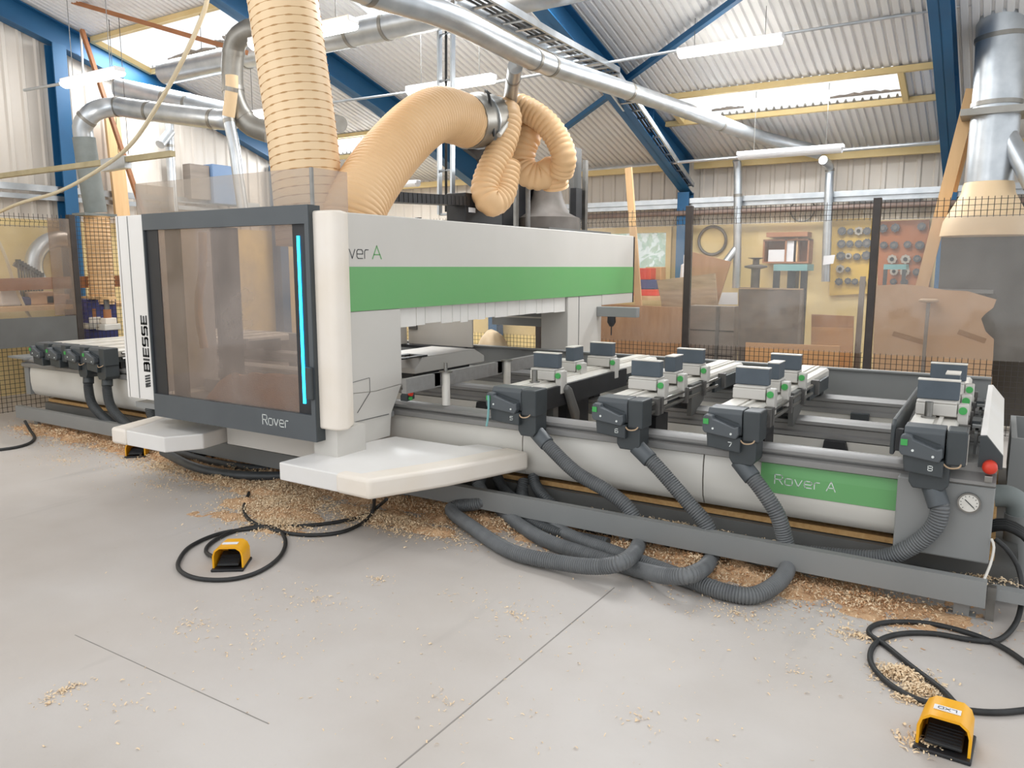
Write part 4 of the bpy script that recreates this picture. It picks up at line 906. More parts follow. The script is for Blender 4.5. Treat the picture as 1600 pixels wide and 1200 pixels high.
pedal((-3.425, 2.605, 0), math.radians(36), 'yellow foot pedal inside a loop of black cable on open floor', '',
      [G(336, 872, .03), G(322, 862), G(330, 848), G(360, 832), G(400, 823), G(432, 826), G(446, 845), G(437, 870), G(405, 893), G(360, 905), G(310, 904), G(282, 892), G(280, 875), G(300, 852), G(350, 832), G(420, 824), G(480, 821), G(530, 815), G(570, 805), at(595, 788, z=.06), at(604, 780, z=.16)])
c = MB().smooth_tube([G(389, 770, .03), G(381, 795), G(392, 814), G(430, 829), G(480, 836), G(530, 832), G(565, 818), at(582, 800, z=.05), at(585, 778, z=.16)], 0.0115, 10, 0.025).build('cable', 'rubber', smooth=True)
tag(c, 'black cable running from the shavings to under the right bumper step', 'cable')
p3 = at(207, 714, z=0.0)
pedal((p3.x, p3.y + 0.05, 0), math.radians(40), 'yellow foot pedal mostly hidden under the left bumper step', None, None)
c = MB().smooth_tube([G(-30, 706), G(20, 700), G(45, 693), G(54, 684), at(47, 672, z=.03), at(39, 658, z=.10)], 0.014, 8).build('cable', 'rubber', smooth=True)
tag(c, 'black cable on the floor at the far left edge', 'cable')
for k, off in enumerate((0, 0.04, 0.08, 0.12)):
    pts = [(0.03, 4.45 + off, 0.30), (0.10, 4.42 + off, 0.33), (0.20, 4.38 + off, 0.28), (0.27, 4.33 + off, 0.10), (0.30, 4.25 + off, 0.03), (0.6, 4.15 + off, 0.02)]
    tag(MB().smooth_tube(pts, 0.016, 10).build('cable', 'rubber', smooth=True), ['nearest', 'second', 'third', 'farthest'][k] + ' of the black cables curving down at the right end box', 'cable')
tag(MB().smooth_tube([at(1549, 842, y=4.09), at(1553, 855, y=4.07), at(1548, 880, y=4.05), at(1538, 905, y=4.0)], 0.006, 8, 0.02).build('cable', 'aluw', smooth=True), 'thin grey cable hanging below the gauge box', 'cable')
# pipe elbow and bins at the right end
pe = thing('pipe_elbow', 'grey plastic pipe elbow turning down beside the right end box', 'pipe', (0.12, 4.7, 0))
MB().smooth_tube([(0.04, 4.72, 0.41), (0.10, 4.72, 0.415), (0.145, 4.72, 0.385), (0.155, 4.72, 0.32)], 0.058, 16, 0.012).build('elbow', 'ductgrey', pe, smooth=True)
MB().cyl((0.155, 4.72, 0.33), (0.165, 4.74, 0.0), 0.066, 16).build('down_pipe', 'mgrey', pe, smooth=True)
bn = thing('bin', 'open grey sheet metal bin standing behind the right end of the machine', 'bin', (0.3, 5.7, 0))
MB().prism([(5.3, 0.30), (5.3, 0.62), (5.32, 0.62), (5.32, 0.32), (6.1, 0.32), (6.1, 0.62), (6.12, 0.62), (6.12, 0.30)], 'x', 0.13, 0.6).box(0.10, 0.13, 5.3, 6.12, 0.30, 0.62).build('bin_body', 'mgrey', bn)
MB().box(0.14, 0.18, 5.34, 5.38, 0, 0.30).box(0.14, 0.18, 6.04, 6.08, 0, 0.30).build('bin_legs', 'mgreydk', bn)

# ------------------------------------------------------------------ shavings on the floor
def pile(pts, lab, seed, z0=0.0, n=40, m='shav'):
    """a low mound over an ellipse (cx, cy, rx, ry, h)"""
    b = MB()
    for cx, cyy, rx, ry, h in pts:
        nx, ny = 60, 32; v = []
        for i in range(nx + 1):
            for j in range(ny + 1):
                s, t = 2 * i / nx - 1, 2 * j / ny - 1; q = max(0, 1 - s * s - t * t); x, y = cx + rx * s, cyy + ry * t; q = max(0, min(1, q + 0.75 * NZ.noise(Vector((x * 4.5, y * 6, seed))) + 0.45 * NZ.noise(Vector((x * 14, y * 14, seed))) - 0.22))
                e = q ** 1.1 * h * (0.65 + 0.7 * NZ.noise(Vector((x * 5 + seed, y * 5, 0))) + 0.5 * NZ.noise(Vector((x * 19, y * 19, seed))) + 0.5 * NZ.noise(Vector((x * 55, y * 55, seed))))
                v.append((x, y, z0 + (e - 0.004 if q > 0 else -0.004)))
        b.add(v, [(i * (ny + 1) + j, i * (ny + 1) + j + 1, (i + 1) * (ny + 1) + j + 1, (i + 1) * (ny + 1) + j) for i in range(nx) for j in range(ny)])
    o = b.build('shavings_pile', m, smooth=True); tag(o, lab, 'wood shavings', kind='stuff'); return o
def curls(name, regions, lab, m, seed, dens=3.2, smin=0.004, smax=0.015):
    """loose curled shavings: (cx, cy, rx, ry, count, z0, zspread)"""
    rnd = random.Random(seed); b = MB()
    for cx, cyy, rx, ry, cnt, z0, zs in regions:
        for _ in range(int(cnt * dens)):
            a_ = rnd.random() * 6.283; q = abs(rnd.gauss(0, 0.5)); q = min(q, 1.6)
            x, y = cx + rx * q * math.cos(a_), cyy + ry * q * math.sin(a_)
            z = z0 + zs * max(0, 1 - q) * rnd.random() + 0.002
            L = rnd.uniform(smin, smax); w = L * rnd.uniform(0.14, 0.32)
            u = Vector((rnd.gauss(0, 1), rnd.gauss(0, 1), rnd.gauss(0, 0.35))).normalized(); sd = u.cross(Vector((rnd.gauss(0, .4), rnd.gauss(0, .4), 1))).normalized(); up = sd.cross(u) * (1 if rnd.random() < .7 else -1)
            p = Vector((x, y, z)); vs = []
            for k in (-1, -0.35, 0.35, 1):
                c0 = p + u * (L * k * 0.8) + up * (L * 0.45 * (1 - k * k)) ; vs += [c0 - sd * w, c0 + sd * w]
            for vv in vs: vv.z = max(vv.z, 0.0015)
            b.add(vs, [(0, 1, 3, 2), (2, 3, 5, 4), (4, 5, 7, 6)])
    o = b.build(name, m); tag(o, lab, 'wood shavings', kind='stuff'); return o
under = []
x = -8.0
rr = random.Random(3)
while x < -0.1:
    under.append((x, 3.98 + rr.uniform(-.03, .03), rr.uniform(.35, .6), rr.uniform(.18, .28), rr.uniform(.03, .06))); x += 0.42
pile(under, 'orange shavings heaped on the floor under the guard rail', 1)
pile([(-4.05, 3.45, .50, .42, .045), (-3.72, 3.20, .30, .16, .03), (-4.3, 3.75, .6, .3, .06), (-3.2, 3.66, .7, .16, .04), (-4.9, 3.72, .6, .16, .04)], 'orange shavings spilling forward between the bumper steps', 5)
reg = [(x, y, rx * 1.1, ry * 1.35, 330, 0.0, h * 1.1) for x, y, rx, ry, h in under]
curls('loose_shavings', reg, 'orange curls of wood along the guard rail', 'shavdk', 11)
curls('loose_shavings', [(x, y - 0.05, rx * 1.1, ry * 1.3, 300, 0.0, h * 1.15) for x, y, rx, ry, h in under], 'pale curls of wood along the guard rail', 'shavlt', 12)
curls('loose_shavings', [(-4.05, 3.45, .50, .40, 1700, 0, .05), (-3.72, 3.20, .32, .2, 700, 0, .04), (-4.3, 3.7, .6, .3, 1000, 0, .07), (-3.2, 3.62, .7, .2, 1300, 0, .05), (-4.9, 3.66, .6, .2, 700, 0, .05), (-5.6, 3.7, .7, .25, 500, 0, .02)], 'pale curls of wood spilling forward between the bumper steps', 'shavlt', 13)
q1, q2 = at(1410, 1058, z=0), at(1425, 1090, z=0)
curls('loose_shavings', [(q1.x, q1.y, .13, .10, 420, 0, .035), (q1.x + .08, q1.y - .08, .08, .06, 200, 0, .03), (q2.x, q2.y - .02, .09, .04, 130, 0, .015), (at(1450, 1165, z=0).x, at(1450, 1165, z=0).y, .10, .07, 160, 0, .02), (at(1345, 995, z=0).x, at(1345, 995, z=0).y, .2, .08, 70, 0, .006)], 'pale curls of wood around the nearest foot pedal and its cable', 'shavlt', 14)
sp2 = [(at(100, 1080, z=0), .05, .13, 60), (at(75, 1100, z=0), .06, .03, 12), (at(300, 975, z=0), .28, .2, 40), (at(590, 905, z=0), .1, .06, 40), (at(490, 940, z=0), .5, .3, 60), (at(250, 760, z=0), .9, .4, 160), (at(100, 720, z=0), .8, .3, 150), (at(800, 960, z=0), .9, .45, 110), (at(1150, 960, z=0), .5, .25, 120), (at(1240, 1050, z=0), .5, .4, 40), (at(700, 1100, z=0), 1.0, .5, 60), (at(1000, 1120, z=0), .8, .4, 40), (at(400, 1000, z=0), .8, .5, 50), (at(200, 1100, z=0), .6, .4, 30)]
curls('loose_shavings', [(p.x, p.y, rx, ry, n_, 0, .004) for p, rx, ry, n_ in sp2], 'stray pale curls of wood scattered over the open floor', 'shavlt', 15, 2.0, 0.003, 0.011)
curls('loose_shavings', [(-0.6, 4.50, .45, .14, 260, .475, .04), (-1.5, 4.50, .4, .14, 260, .475, .04), (-2.2, 4.55, .3, .2, 500, .47, .07), (-2.9, 4.55, .35, .22, 700, .47, .09), (-0.9, 5.6, .5, .25, 260, .375, .03), (-1.5, 5.6, .4, .25, 200, .375, .03), (-2.2, 5.0, .35, .2, 350, .375, .12), (-2.9, 5.4, .4, .3, 400, .38, .1), (-0.6, 6.25, .4, .1, 120, .44, .03)], 'pale curls of wood lying in the trough of the machine bed', 'shavlt', 16)
pile([(-0.7, 4.50, .45, .16, .07), (-1.5, 4.50, .4, .14, .06), (-2.2, 4.55, .35, .22, .12), (-2.95, 4.55, .35, .24, .14)], 'sawdust ridge in the trough of the machine bed', 9, 0.45, m='shav')
curls('loose_shavings', [(at(1500, 900, z=.11).x + .1, 4.25, .25, .1, 90, .11, .02), (-1.5, 4.22, .8, .04, 60, .115, .02), (0.3, 4.15, .2, .05, 100, .155, .02)], 'pale curls of wood on the plinth and end rail', 'shavlt', 17)

# ------------------------------------------------------------------ ducts and cable runs under the roof
def duct(pts, r, lab, m='galv', joints=(), step=0.06, n=24, cat='duct'):
    t = thing('extraction_duct', lab, cat, tuple(Vector(pts[0]) - Vector((0, 0, r))))
    q = curve_points(pts, step)
    MB().tube(q, r, n).build('duct_pipe', m, t, smooth=True)
    for f in joints:
        i = min(len(q) - 2, int(f * (len(q) - 1))); d = (q[i + 1] - q[i]).normalized()
        MB().cyl(q[i] - d * 0.02, q[i] + d * 0.02, r * 1.05, n).build('joint_band', 'galvdk', t, smooth=True)
    return t
duct([(-9.0, 6.28, 3.97), (-7.0, 6.28, 3.97), (-5.6, 6.28, 3.97), (-3.4, 6.28, 3.97), (-1.5, 6.28, 3.97)], 0.135, 'long galvanised duct running under the roof lights, upper left to top centre', joints=(.2, .42, .48, .6))
duct([U(420, -75, 2.95), U(585, -12, 3.65), U(700, 26, 4.3), U(835, 93, 5.65), U(960, 135, 7.2), U(1080, 176, 8.9), U(1180, 212, 10.3), U(1280, 238, 10.9)], 0.085, 'long straight galvanised pipe crossing the picture from top centre to the eaves', joints=(.08, .33, .36, .55, .8))
duct([U(805, 104, 5.5), U(801, 130, 5.8), U(797, 158, 6.2)], 0.06, 'short galvanised branch pipe dropping to the hose manifold', joints=(.3,))
duct([at(150, 332, x=-9.45), at(140, 275, x=-9.45), at(131, 215, x=-9.45)], 0.125, 'grey flexible duct hanging upright at left', m='ductgrey')
duct([at(131, 216, x=-9.45), at(130, 195, x=-9.42), at(148, 174, x=-9.3), U(182, 167, 5.75), U(220, 172, 5.8), U(345, 187, 6.0), U(365, 184, 6.1)], 0.112, 'galvanised elbow duct above the grey flexible duct at left', joints=(.1, .28, .5, .9))
duct([U(185, 138, 6.2), U(250, 152, 6.4), U(350, 175, 6.6), U(370, 178, 6.7)], 0.125, 'dusty galvanised duct behind the elbow duct', joints=(.4, .6), m='galv')
duct([U(420, 60, 5.55), U(400, 45, 5.5), U(372, 60, 5.45), U(364, 90, 5.45), U(364, 140, 5.45), U(372, 170, 5.45), U(390, 195, 5.5), U(420, 207, 5.6)], 0.105, 'dusty galvanised swan neck duct left of the upright tan hose', m='galvdk', joints=(.38, .62, .8))
duct([U(356, 180, 5.3), U(366, 230, 5.3), U(372, 275, 5.3), U(380, 330, 5.3)], 0.055, 'thin galvanised pipe dropping into the top of the cabinet', joints=(.1,))
duct([U(362, 118, 5.3), U(362, 140, 5.3), U(357, 182, 5.3)], 0.06, 'tan sleeved pipe end in front of the swan neck duct', m='tanlt', joints=(.4,))
sd_ = duct([U(480, 189, 7.5), U(505, 190, 7.5), U(518, 190, 7.4), U(531, 194, 7.3)], 0.10, 'short duct end sticking out right of the upright tan hose', m='galvdk', joints=(.6,))
dp_ = U(505, 190, 7.5); MB().cyl((dp_.x, dp_.y, dp_.z + .09), (dp_.x, dp_.y, roof_z(dp_.y) + 0.03), 0.004, 6).build('hanger', 'steel', sd_)
duct([at(264, 187, x=-10.3), at(266, 240, x=-10.3), at(272, 330, x=-10.3)], 0.06, 'thin white galvanised pipe standing before the gable cladding', joints=(.3,))
duct([at(266, 206, x=-10.28), at(250, 226, x=-10.2)], 0.065, 'short slanting duct mouth beside the thin white pipe')
duct([U(1151, 250, 10.9), U(1153, 275, 10.95), U(1152, 400, 10.95), U(1150, 450, 10.95)], 0.055, 'pale galvanised pipe running down the rear wall left of the wall cupboard', joints=(.3,))
duct([U(1150, 388, 10.95), U(1126, 420, 10.8), U(1110, 440, 10.6)], 0.05, 'slanting galvanised branch low on the pale wall pipe')
duct([U(1286, 250, 10.7), U(1296, 262, 10.95), U(1295, 300, 10.95), U(1290, 440, 10.95)], 0.055, 'galvanised pipe running down the rear wall between cupboard and cutter board', joints=(.2,))
vd = duct([U(1566, -14, 8.85), U(1562, 100, 8.85), U(1556, 175, 8.85), U(1545, 285, 8.85)], 0.205, 'thick upright galvanised duct at the right edge of the picture', joints=(.25, .62))
MB().lathe([(0.205, 0), (0.215, -0.03), (0.225, -0.10), (0.36, -0.36), (0.38, -0.50)], U(1545, 285, 8.85), 24).build('tan_funnel', 'tanlt', vd, smooth=True)
fl_ = at(1556, 178, y=8.85)
MB().box(fl_.x - .28, fl_.x + .28, 8.60, 9.1, fl_.z - 0.03, fl_.z + 0.03).build('damper_plate', 'galvdk', vd)
duct([U(1570, 205, 8.8), U(1600, 260, 8.7), U(1615, 290, 8.65)], 0.085, 'slanting galvanised branch of the thick upright duct')

def ladder(pts, w, lab, rung=0.28, nm='cable_ladder', axis=(1, 0, 0), cables=0):
    t = thing(nm, lab, 'cable tray', tuple(pts[0])); ax = Vector(axis)
    q = curve_points(pts, rung) if len(pts) == 2 else [p_ for a_, b_ in zip(pts[:-1], pts[1:]) for p_ in curve_points([a_, b_], rung)]
    for s_ in (-1, 1):
        b = MB()
        for a_, c_ in zip(pts[:-1], pts[1:]): 
            nrm = (Vector(c_) - Vector(a_)).cross(ax); b.beam(Vector(a_) + ax * w / 2 * s_, Vector(c_) + ax * w / 2 * s_, 0.022, 0.055, nrm)
        b.build('side_rail', 'galv', t)
    for p_ in q: MB().beam(p_ - ax * w / 2, p_ + ax * w / 2, 0.022, 0.016, (0.01, 0.3, 1)).build('rung', 'galv', t)
    for k in range(cables):
        off = -w / 2 + w * (k + 1) / (cables + 1)
        MB().smooth_tube([Vector(p_) + ax * off + Vector((0, 0, 0.025)) for p_ in pts], 0.013 + 0.003 * (k % 2), 6, 0.2).build('cable', ['rubber', 'mgreydk', 'slatedk'][k % 3], t, smooth=True)
    return t
ladder([at(697, 335, y=6.4), at(697, -20, y=6.4)], 0.16, 'upright galvanised cable ladder hanging behind the curved tan hose', 0.42, cables=1)
ladder([U(735, -5, 4.9), U(842, 55, 6.2), U(950, 112, 8.0)], 0.26, 'cable ladder full of dark cables sloping across the roof', 0.24, cables=4)
ladder([U(952, 118, 8.0), U(1000, 185, 9.2), U(1072, 290, 11.0)], 0.22, 'cable ladder going down along the blue rafter to the eaves', 0.24, cables=4)
for u, v, y_, lab in ((167, -10, 6.0, 'left'), (183, -10, 6.0, 'middle'), (310, -10, 6.2, 'right')):
    a_ = U(u, v, y_); tag(MB().cyl(a_, (a_.x - 0.0, a_.y, 3.0 if lab != 'right' else 4.1), 0.004, 6).build('hanging_wire', 'wire'), 'thin %s wire of the three hanging in front of the upper left roof light' % lab, 'wire')
a_ = U(124, 10, 6.0); tag(MB().cyl(a_, U(130, 122, 6.0), 0.014, 8).build('hanging_tube', 'aluw', smooth=True), 'thin pale tube hanging above the far left light', 'tube')
tag(MB().smooth_tube([U(325, -8, 4.2), U(318, 20, 4.2), U(292, 80, 4.2), U(255, 150, 4.25), U(205, 225, 4.3), U(150, 268, 4.35), U(90, 300, 4.4), U(30, 318, 4.45), U(-20, 340, 4.5)], 0.018, 8).build('air_hose', 'beige', smooth=True), 'long beige air hose drooping from the roof at upper left', 'air hose')
tag(MB().smooth_tube([U(-15, 350, 4.5), U(8, 400, 4.6), U(25, 450, 4.7), U(50, 500, 4.8), U(85, 533, 4.9)], 0.018, 8).build('air_hose', 'beige', smooth=True), 'beige air hose hanging down to the leftmost table bars', 'air hose')
tag(MB().beam(U(90, -4, 5.6), U(385, 82, 5.9), 0.05, 0.05).build('timber_batten', 'woodbr'), 'brown timber batten hanging level below the upper left roof light', 'timber batten')
tag(MB().beam(U(128, 47, 5.8), U(243, 392, 5.8), 0.045, 0.045).build('timber_batten', 'woodbr'), 'brown timber batten leaning steeply at left, crossing the far left light', 'timber batten')
A0, A1 = U(-30, 279, 4.45), U(270, 240, 4.45)
br = thing('busbar', 'brass coloured perforated busbar running level across the left wall', 'busbar', tuple((A0 + A1) / 2))
MB().beam(A0, A1, 0.05, 0.05).build('busbar_rail', 'brass', br)
MB().beam(U(163, 259, 4.45), U(200, 253, 4.45), 0.07, 0.11).build('busbar_box', 'galv', br)
tag(MB().beam((-10.3, 6.40, 2.1), (-10.3, 6.34, 3.7), 0.2, 0.05, (1, 0, 0)).build('pine_board', 'wood'), 'pale pine board fixed upright on the left gable wall', 'board')
cbx = thing('wall_cabinet', 'blue grey electrical cabinet on the gable wall above the clear guard', 'electrical cabinet', (-10.2, 9.0, 2.5))
c0, c1 = at(336, 300, x=-10.3), at(400, 250, x=-10.3)
MB().box(-10.42, -10.2, c0.y - .1, c0.y + 0.45, 2.55, 3.13).build('cabinet_body', 'bluegr', cbx, bevel=0.01)
MB().box(-10.42, -10.25, c0.y - .45, c0.y - .12, 2.6, 3.1).build('side_panel', 'crategrey', cbx)

# ------------------------------------------------------------------ safety fence: posts, wire panels, clear sheets
FY = 8.4
def fpost(x, y, lab, z1=2.26):
    tag(MB().box(x - 0.035, x + 0.035, y - 0.035, y + 0.035, 0, z1).box(x - 0.07, x + 0.07, y - 0.06, y + 0.06, 0, 0.01).build('fence_post', 'post', bevel=0.004), lab, 'fence post', 'black fence posts')
def fence_panel(axis, a, b, plane, lab, zones, sheets, pitch=0.05, out=-1):
    pos = (lambda s, o, z: (s, plane + o * out, z)) if axis == 'x' else (lambda s, o, z: (plane - o * out, s, z))
    t = thing('wire_fence', lab, 'fence panel', pos((a + b) / 2, 0, 0.0), 'black wire fence panels')
    r = 0.0022
    for z0, z1 in zones:
        w = MB()
        s = a + pitch / 2
        while s < b:
            if z0 > 1.5: pts = [(0, z0), (0, z0 + 0.04), (0.02, z0 + 0.065), (0, z0 + 0.09), (0, z1)]
            else: pts = [(0, z0), (0, z1)]
            for (o0, h0), (o1, h1) in zip(pts[:-1], pts[1:]): w.beam(pos(s, o0, h0), pos(s, o1, h1), 2 * r, 2 * r, (0.3, 0.3, 0.1))
            s += pitch
        z = z0 + 0.01
        while z < z1 - 0.01:
            w.beam(pos(a, 0.004, z), pos(b, 0.004, z), 2 * r, 2 * r); z += pitch
        w.build('wire_mesh', 'wire', t)
    for z0, z1, m in sheets:
        p, q = pos(a, 0.02, z0), pos(b, 0.026, z1)
        MB().box(min(p[0], q[0]), max(p[0], q[0]), min(p[1], q[1]), max(p[1], q[1]), z0, z1).build('clear_sheet' if m.startswith('poly') else 'solid_sheet', m, t)
PX = [-8.65, -6.76, -4.87, -2.98, -1.105, 0.78]
nm_ = ['behind the far left table bars', 'hidden behind the glazed cabinet', 'seen through the gantry opening', 'beside the end of the green striped beam', 'left of the cardboard sheet', 'out at the far right']
for x, n_ in zip(PX, nm_): fpost(x, FY, 'black fence post ' + n_)
nm_ = ['behind the glazed cabinet, left of two', 'behind the glazed cabinet, right of two', 'behind the gantry beam', 'in front of the weathered crates and dark board', 'in front of the torn cardboard sheet']
for i, n_ in enumerate(nm_):
    fence_panel('x', PX[i] + 0.04, PX[i + 1] - 0.04, FY, 'black wire fence panel with clear sheet ' + n_, [(0.05, 0.76), (2.05, 2.235)], [(0.75, 2.06, 'poly')])
LX = -9.1
for y, n_ in ((3.0, 'outside the left edge'), (5.02, 'beside a dirty clear sheet'), (6.9, 'behind the cabinet at far left')): fpost(LX, y, 'black fence post of the left fence ' + n_, 2.19)
fence_panel('y', 3.04, 4.98, LX, 'black wire fence panel with clear sheet and grey lower sheet at far left', [(0.03, 0.75), (2.03, 2.18)], [(1.05, 2.05, 'poly'), (0.73, 1.05, 'mgreydk')])
fence_panel('y', 5.06, 6.86, LX, 'black wire fence panel of open mesh just left of the white cabinet', [(0.03, 1.5), (1.5, 2.18)], [])
tag(MB().box(LX + 0.03, LX + 0.034, 4.74, 4.98, 1.06, 2.14).build('clear_sheet', 'polydk'), 'narrow dirty clear sheet hanging beside the thick left fence post', 'plastic sheet')

# ------------------------------------------------------------------ things stacked beyond the fence
def board(nm, px, y, th, m, lab, cat='board', lean=0.0):
    """flat sheet goods: outline standing at distance y, th thick, its top leaning back by lean"""
    P = [at(u, v, y=y) for u, v in px]; z0 = min(p.z for p in P); dx = 0
    for p in P:
        if p.z < 0.75: p.z = 0.02
    zz = min(p.z for p in P)
    v = [Vector((p.x, y + lean * (p.z - zz), p.z)) for p in P]; n_ = len(v)
    o = MB().add(v + [q + Vector((0, th, 0)) for q in v], [tuple(range(n_)), tuple(range(2 * n_ - 1, n_ - 1, -1))] + [(i, i + n_, (i + 1) % n_ + n_, (i + 1) % n_) for i in range(n_)]).build(nm, m)
    return tag(o, lab, cat)
board('plywood_sheet', [(925, 474), (1076, 481), (1076, 585), (925, 585)], 8.75, 0.03, 'plyw', 'large worn brown plywood sheet behind the fence left of the tall post')
board('plywood_offcut', [(1079, 393), (1142, 409), (1120, 478), (1082, 600), (1040, 600), (1060, 480)], 9.5, 0.025, 'ply', 'plywood offcut with a slanting top edge behind the weathered crate')
board('crate_panel', [(1026, 438), (1068, 433), (1116, 427), (1120, 474), (1096, 600), (1040, 600), (1033, 472)], 9.25, 0.05, 'crate', 'weathered wooden crate panel with pale top edge behind the tall fence post')
cr = thing('timber_crate', 'grey weathered plank crate with a chain on its corner, left of the dark board', 'crate', tuple(at(1115, 590, y=9.0)))
P0, P1 = at(1079, 477, y=9.0), at(1150, 479, y=9.0)
MB().box(P0.x, P1.x, 8.95, 9.15, 0.02, P0.z).build('crate_side', 'crategrey', cr)
for f in (0.25, 0.5, 0.75): MB().box(P0.x, P1.x, 8.944, 8.95, P0.z * f, P0.z * f + 0.008).build('plank_gap', 'black', cr)
MB().box(P0.x + 0.33, P0.x + 0.37, 8.93, 8.95, 0.05, P0.z).build('corner_strap', 'iron', cr)
board('white_sheet', [(1128, 457), (1152, 457), (1152, 476), (1122, 476)], 9.3, 0.02, 'paper', 'white panel glimpsed between crate and dark board')
db = board('dark_board', [(1154, 449), (1255, 451), (1255, 590), (1154, 590)], 8.85, 0.05, 'darkboard', 'dark scuffed board standing upright in front of the teal frame')
q0, q1 = at(1154, 449, y=8.84), at(1255, 451, y=8.84)
MB().box(q0.x, q1.x, 8.843, 8.85, q1.z - 0.014, q1.z).build('top_edge_strip', 'crate', db)
MB().box(q1.x - 0.03, q1.x, 8.843, 8.85, 0.03, q1.z - 0.014).build('side_edge_strip', 'crategrey', db)
board('pine_plank', [(1165, 535), (1312, 541), (1312, 572), (1165, 567)], 8.7, 0.03, 'woodh', 'orange pine plank lying against the fence under the dark board')
board('board_offcut', [(1268, 491), (1334, 494), (1334, 590), (1268, 590)], 9.05, 0.02, 'ply', 'taller of two brown board offcuts right of the dark board')
board('board_offcut', [(1268, 511), (1333, 513), (1333, 590), (1268, 590)], 9.0, 0.02, 'woodh', 'shorter of two brown board offcuts right of the dark board')
board('timber_strip', [(1344, 432), (1352, 432), (1341, 590), (1331, 590)], 9.3, 0.04, 'crategrey', 'grey timber slat leaning left of the post by the cardboard')
board('timber_strip', [(1356, 436), (1366, 436), (1362, 590), (1350, 590)], 9.2, 0.04, 'crategrey', 'grey timber slat leaning right behind the post by the cardboard')
board('cardboard_sheet', [(1368, 446), (1412, 444), (1442, 447), (1475, 453), (1512, 455), (1557, 468), (1552, 481), (1540, 490), (1533, 498), (1540, 518), (1553, 530), (1557, 560), (1569, 582), (1566, 625), (1362, 625)], 8.72, 0.006, 'card', 'large torn brown cardboard sheet hanging behind the fence', 'cardboard')
for (u0, v0), (u1, v1), n_ in (((1395, 521), (1447, 536), 'left'), ((1497, 518), (1540, 533), 'right')):
    a_, c_ = at(u0, v0, y=8.718), at(u1, v1, y=8.718)
    tag(MB().beam(a_, c_, 0.0015, 0.05).build('parcel_tape', 'tape'), '%s strip of brown tape on the cardboard sheet' % n_, 'tape')
pc = at(1451, 470, y=8.62)
tl = thing('floor_scoop', 'grey T-handled pole standing in front of the cardboard sheet', 'tool', (pc.x, 8.62, 0))
MB().cyl((pc.x - .01, 8.62, 0), (pc.x, 8.62, pc.z - 0.01), 0.017, 10).build('pole', 'crategrey', tl, smooth=True)
MB().lathe([(0.02, -0.02), (0.085, -0.008), (0.09, 0.008), (0.07, 0.02), (0.0, 0.022)], (pc.x, 8.62, pc.z), 18).build('handle', 'crate', tl, smooth=True)
gp_ = board('polished_panel', [(1474, 322), (1660, 314), (1660, 640), (1455, 640)], 9.15, 0.03, 'glossboard', 'large dark polished panel standing at the right behind the cardboard')
board('timber_shelf', [(1385, 449), (1552, 453), (1552, 459), (1385, 455)], 9.122, 0.03, 'mgrey', 'long grey slat lying level above the cardboard sheet')
def plank(u0, v0, u1, v1, y, w, th, m, lab, y1=None):
    a_, c_ = at(u0, v0, y=y), at(u1, v1, y=y1 or y)
    tag(MB().beam(a_, c_, w, th, (0, 1, 0)).build('timber_plank', m), lab, 'plank')
plank(982, 262, 1008.5, 621, 8.85, 0.085, 0.03, 'wood', 'tall pale pine plank leaning behind the end of the gantry beam')
plank(1520, 139, 1440, 450, 8.95, 0.115, 0.04, 'wood', 'tall pine plank leaning steeply left of the thick upright duct')
plank(1533, 150, 1492, 300, 9.0, 0.035, 0.03, 'wood', 'thin pine strip leaning beside the tall plank at right')

# rear wall: cutter boards, cupboard, blade coil, bench
board('cutter_board', [(1296, 343), (1366, 341), (1366, 458), (1296, 462)], 11.168, 0.051, 'yboard', 'yellow painted board of cutters on the rear wall', 'tool board')
board('cutter_board', [(1371, 346), (1452, 343), (1452, 462), (1371, 462)], 11.168, 0.051, 'orangebd', 'orange stained board of cutters on the rear wall', 'tool board')
def cutter(u, v, rpx, lab, grp, m):
    p = at(u, v, y=11.15); R_ = rpx * 0.0088; b = MB(); n_ = random.choice((8, 10, 12)); v_ = []
    for k in range(n_ * 2):
        an = math.pi * k / n_; q = R_ * (1.0 if k % 2 == 0 else 0.82)
        v_.append((p.x + q * math.cos(an), p.z + q * math.sin(an)))
    b.prism(v_, 'y', 11.12, 11.15)
    t = thing('router_cutter', lab, 'cutter head', (p.x, 11.15, p.z), grp); b.build('cutter_body', m, t)
    MB().cyl((p.x, 11.11, p.z), (p.x, 11.12, p.z), R_ * 0.42, 14).build('cutter_bore', 'black' if m == 'cutterlt' else 'iron', t)
    MB().cyl((p.x, 11.15, p.z), (p.x, 11.169, p.z), R_ * 0.2, 8).build('peg', 'steel', t)
ordn = ['first', 'second', 'third', 'fourth', 'fifth']
rowsY = [[(1316, 361, 6.5), (1329, 362, 5), (1342, 361, 6.5), (1355, 361, 6)], [(1315, 381, 6.5), (1328, 381, 5.5), (1342, 381, 6), (1355, 380, 7)], [(1314, 400, 7), (1326, 400, 5), (1339, 401, 5.5), (1354, 399, 7)], [(1313, 420, 6.5), (1325, 421, 4)], [(1311, 440, 6), (1325, 439, 5), (1336, 440, 5), (1348, 441, 5)]]
rowsO = [[(1380, 357, 6.5), (1399, 356, 6.5), (1440, 354, 6)], [(1381, 383, 5.5), (1397, 383, 6), (1418, 382, 5.5), (1437, 383, 6.5)], [(1394, 405, 7), (1415, 405, 7), (1433, 404, 5.5)], [(1397, 424, 6), (1414, 424, 7), (1432, 425, 5.5)], [(1396, 440, 5), (1413, 441, 5.5)]]
rown = ['top', 'second', 'third', 'fourth', 'bottom']
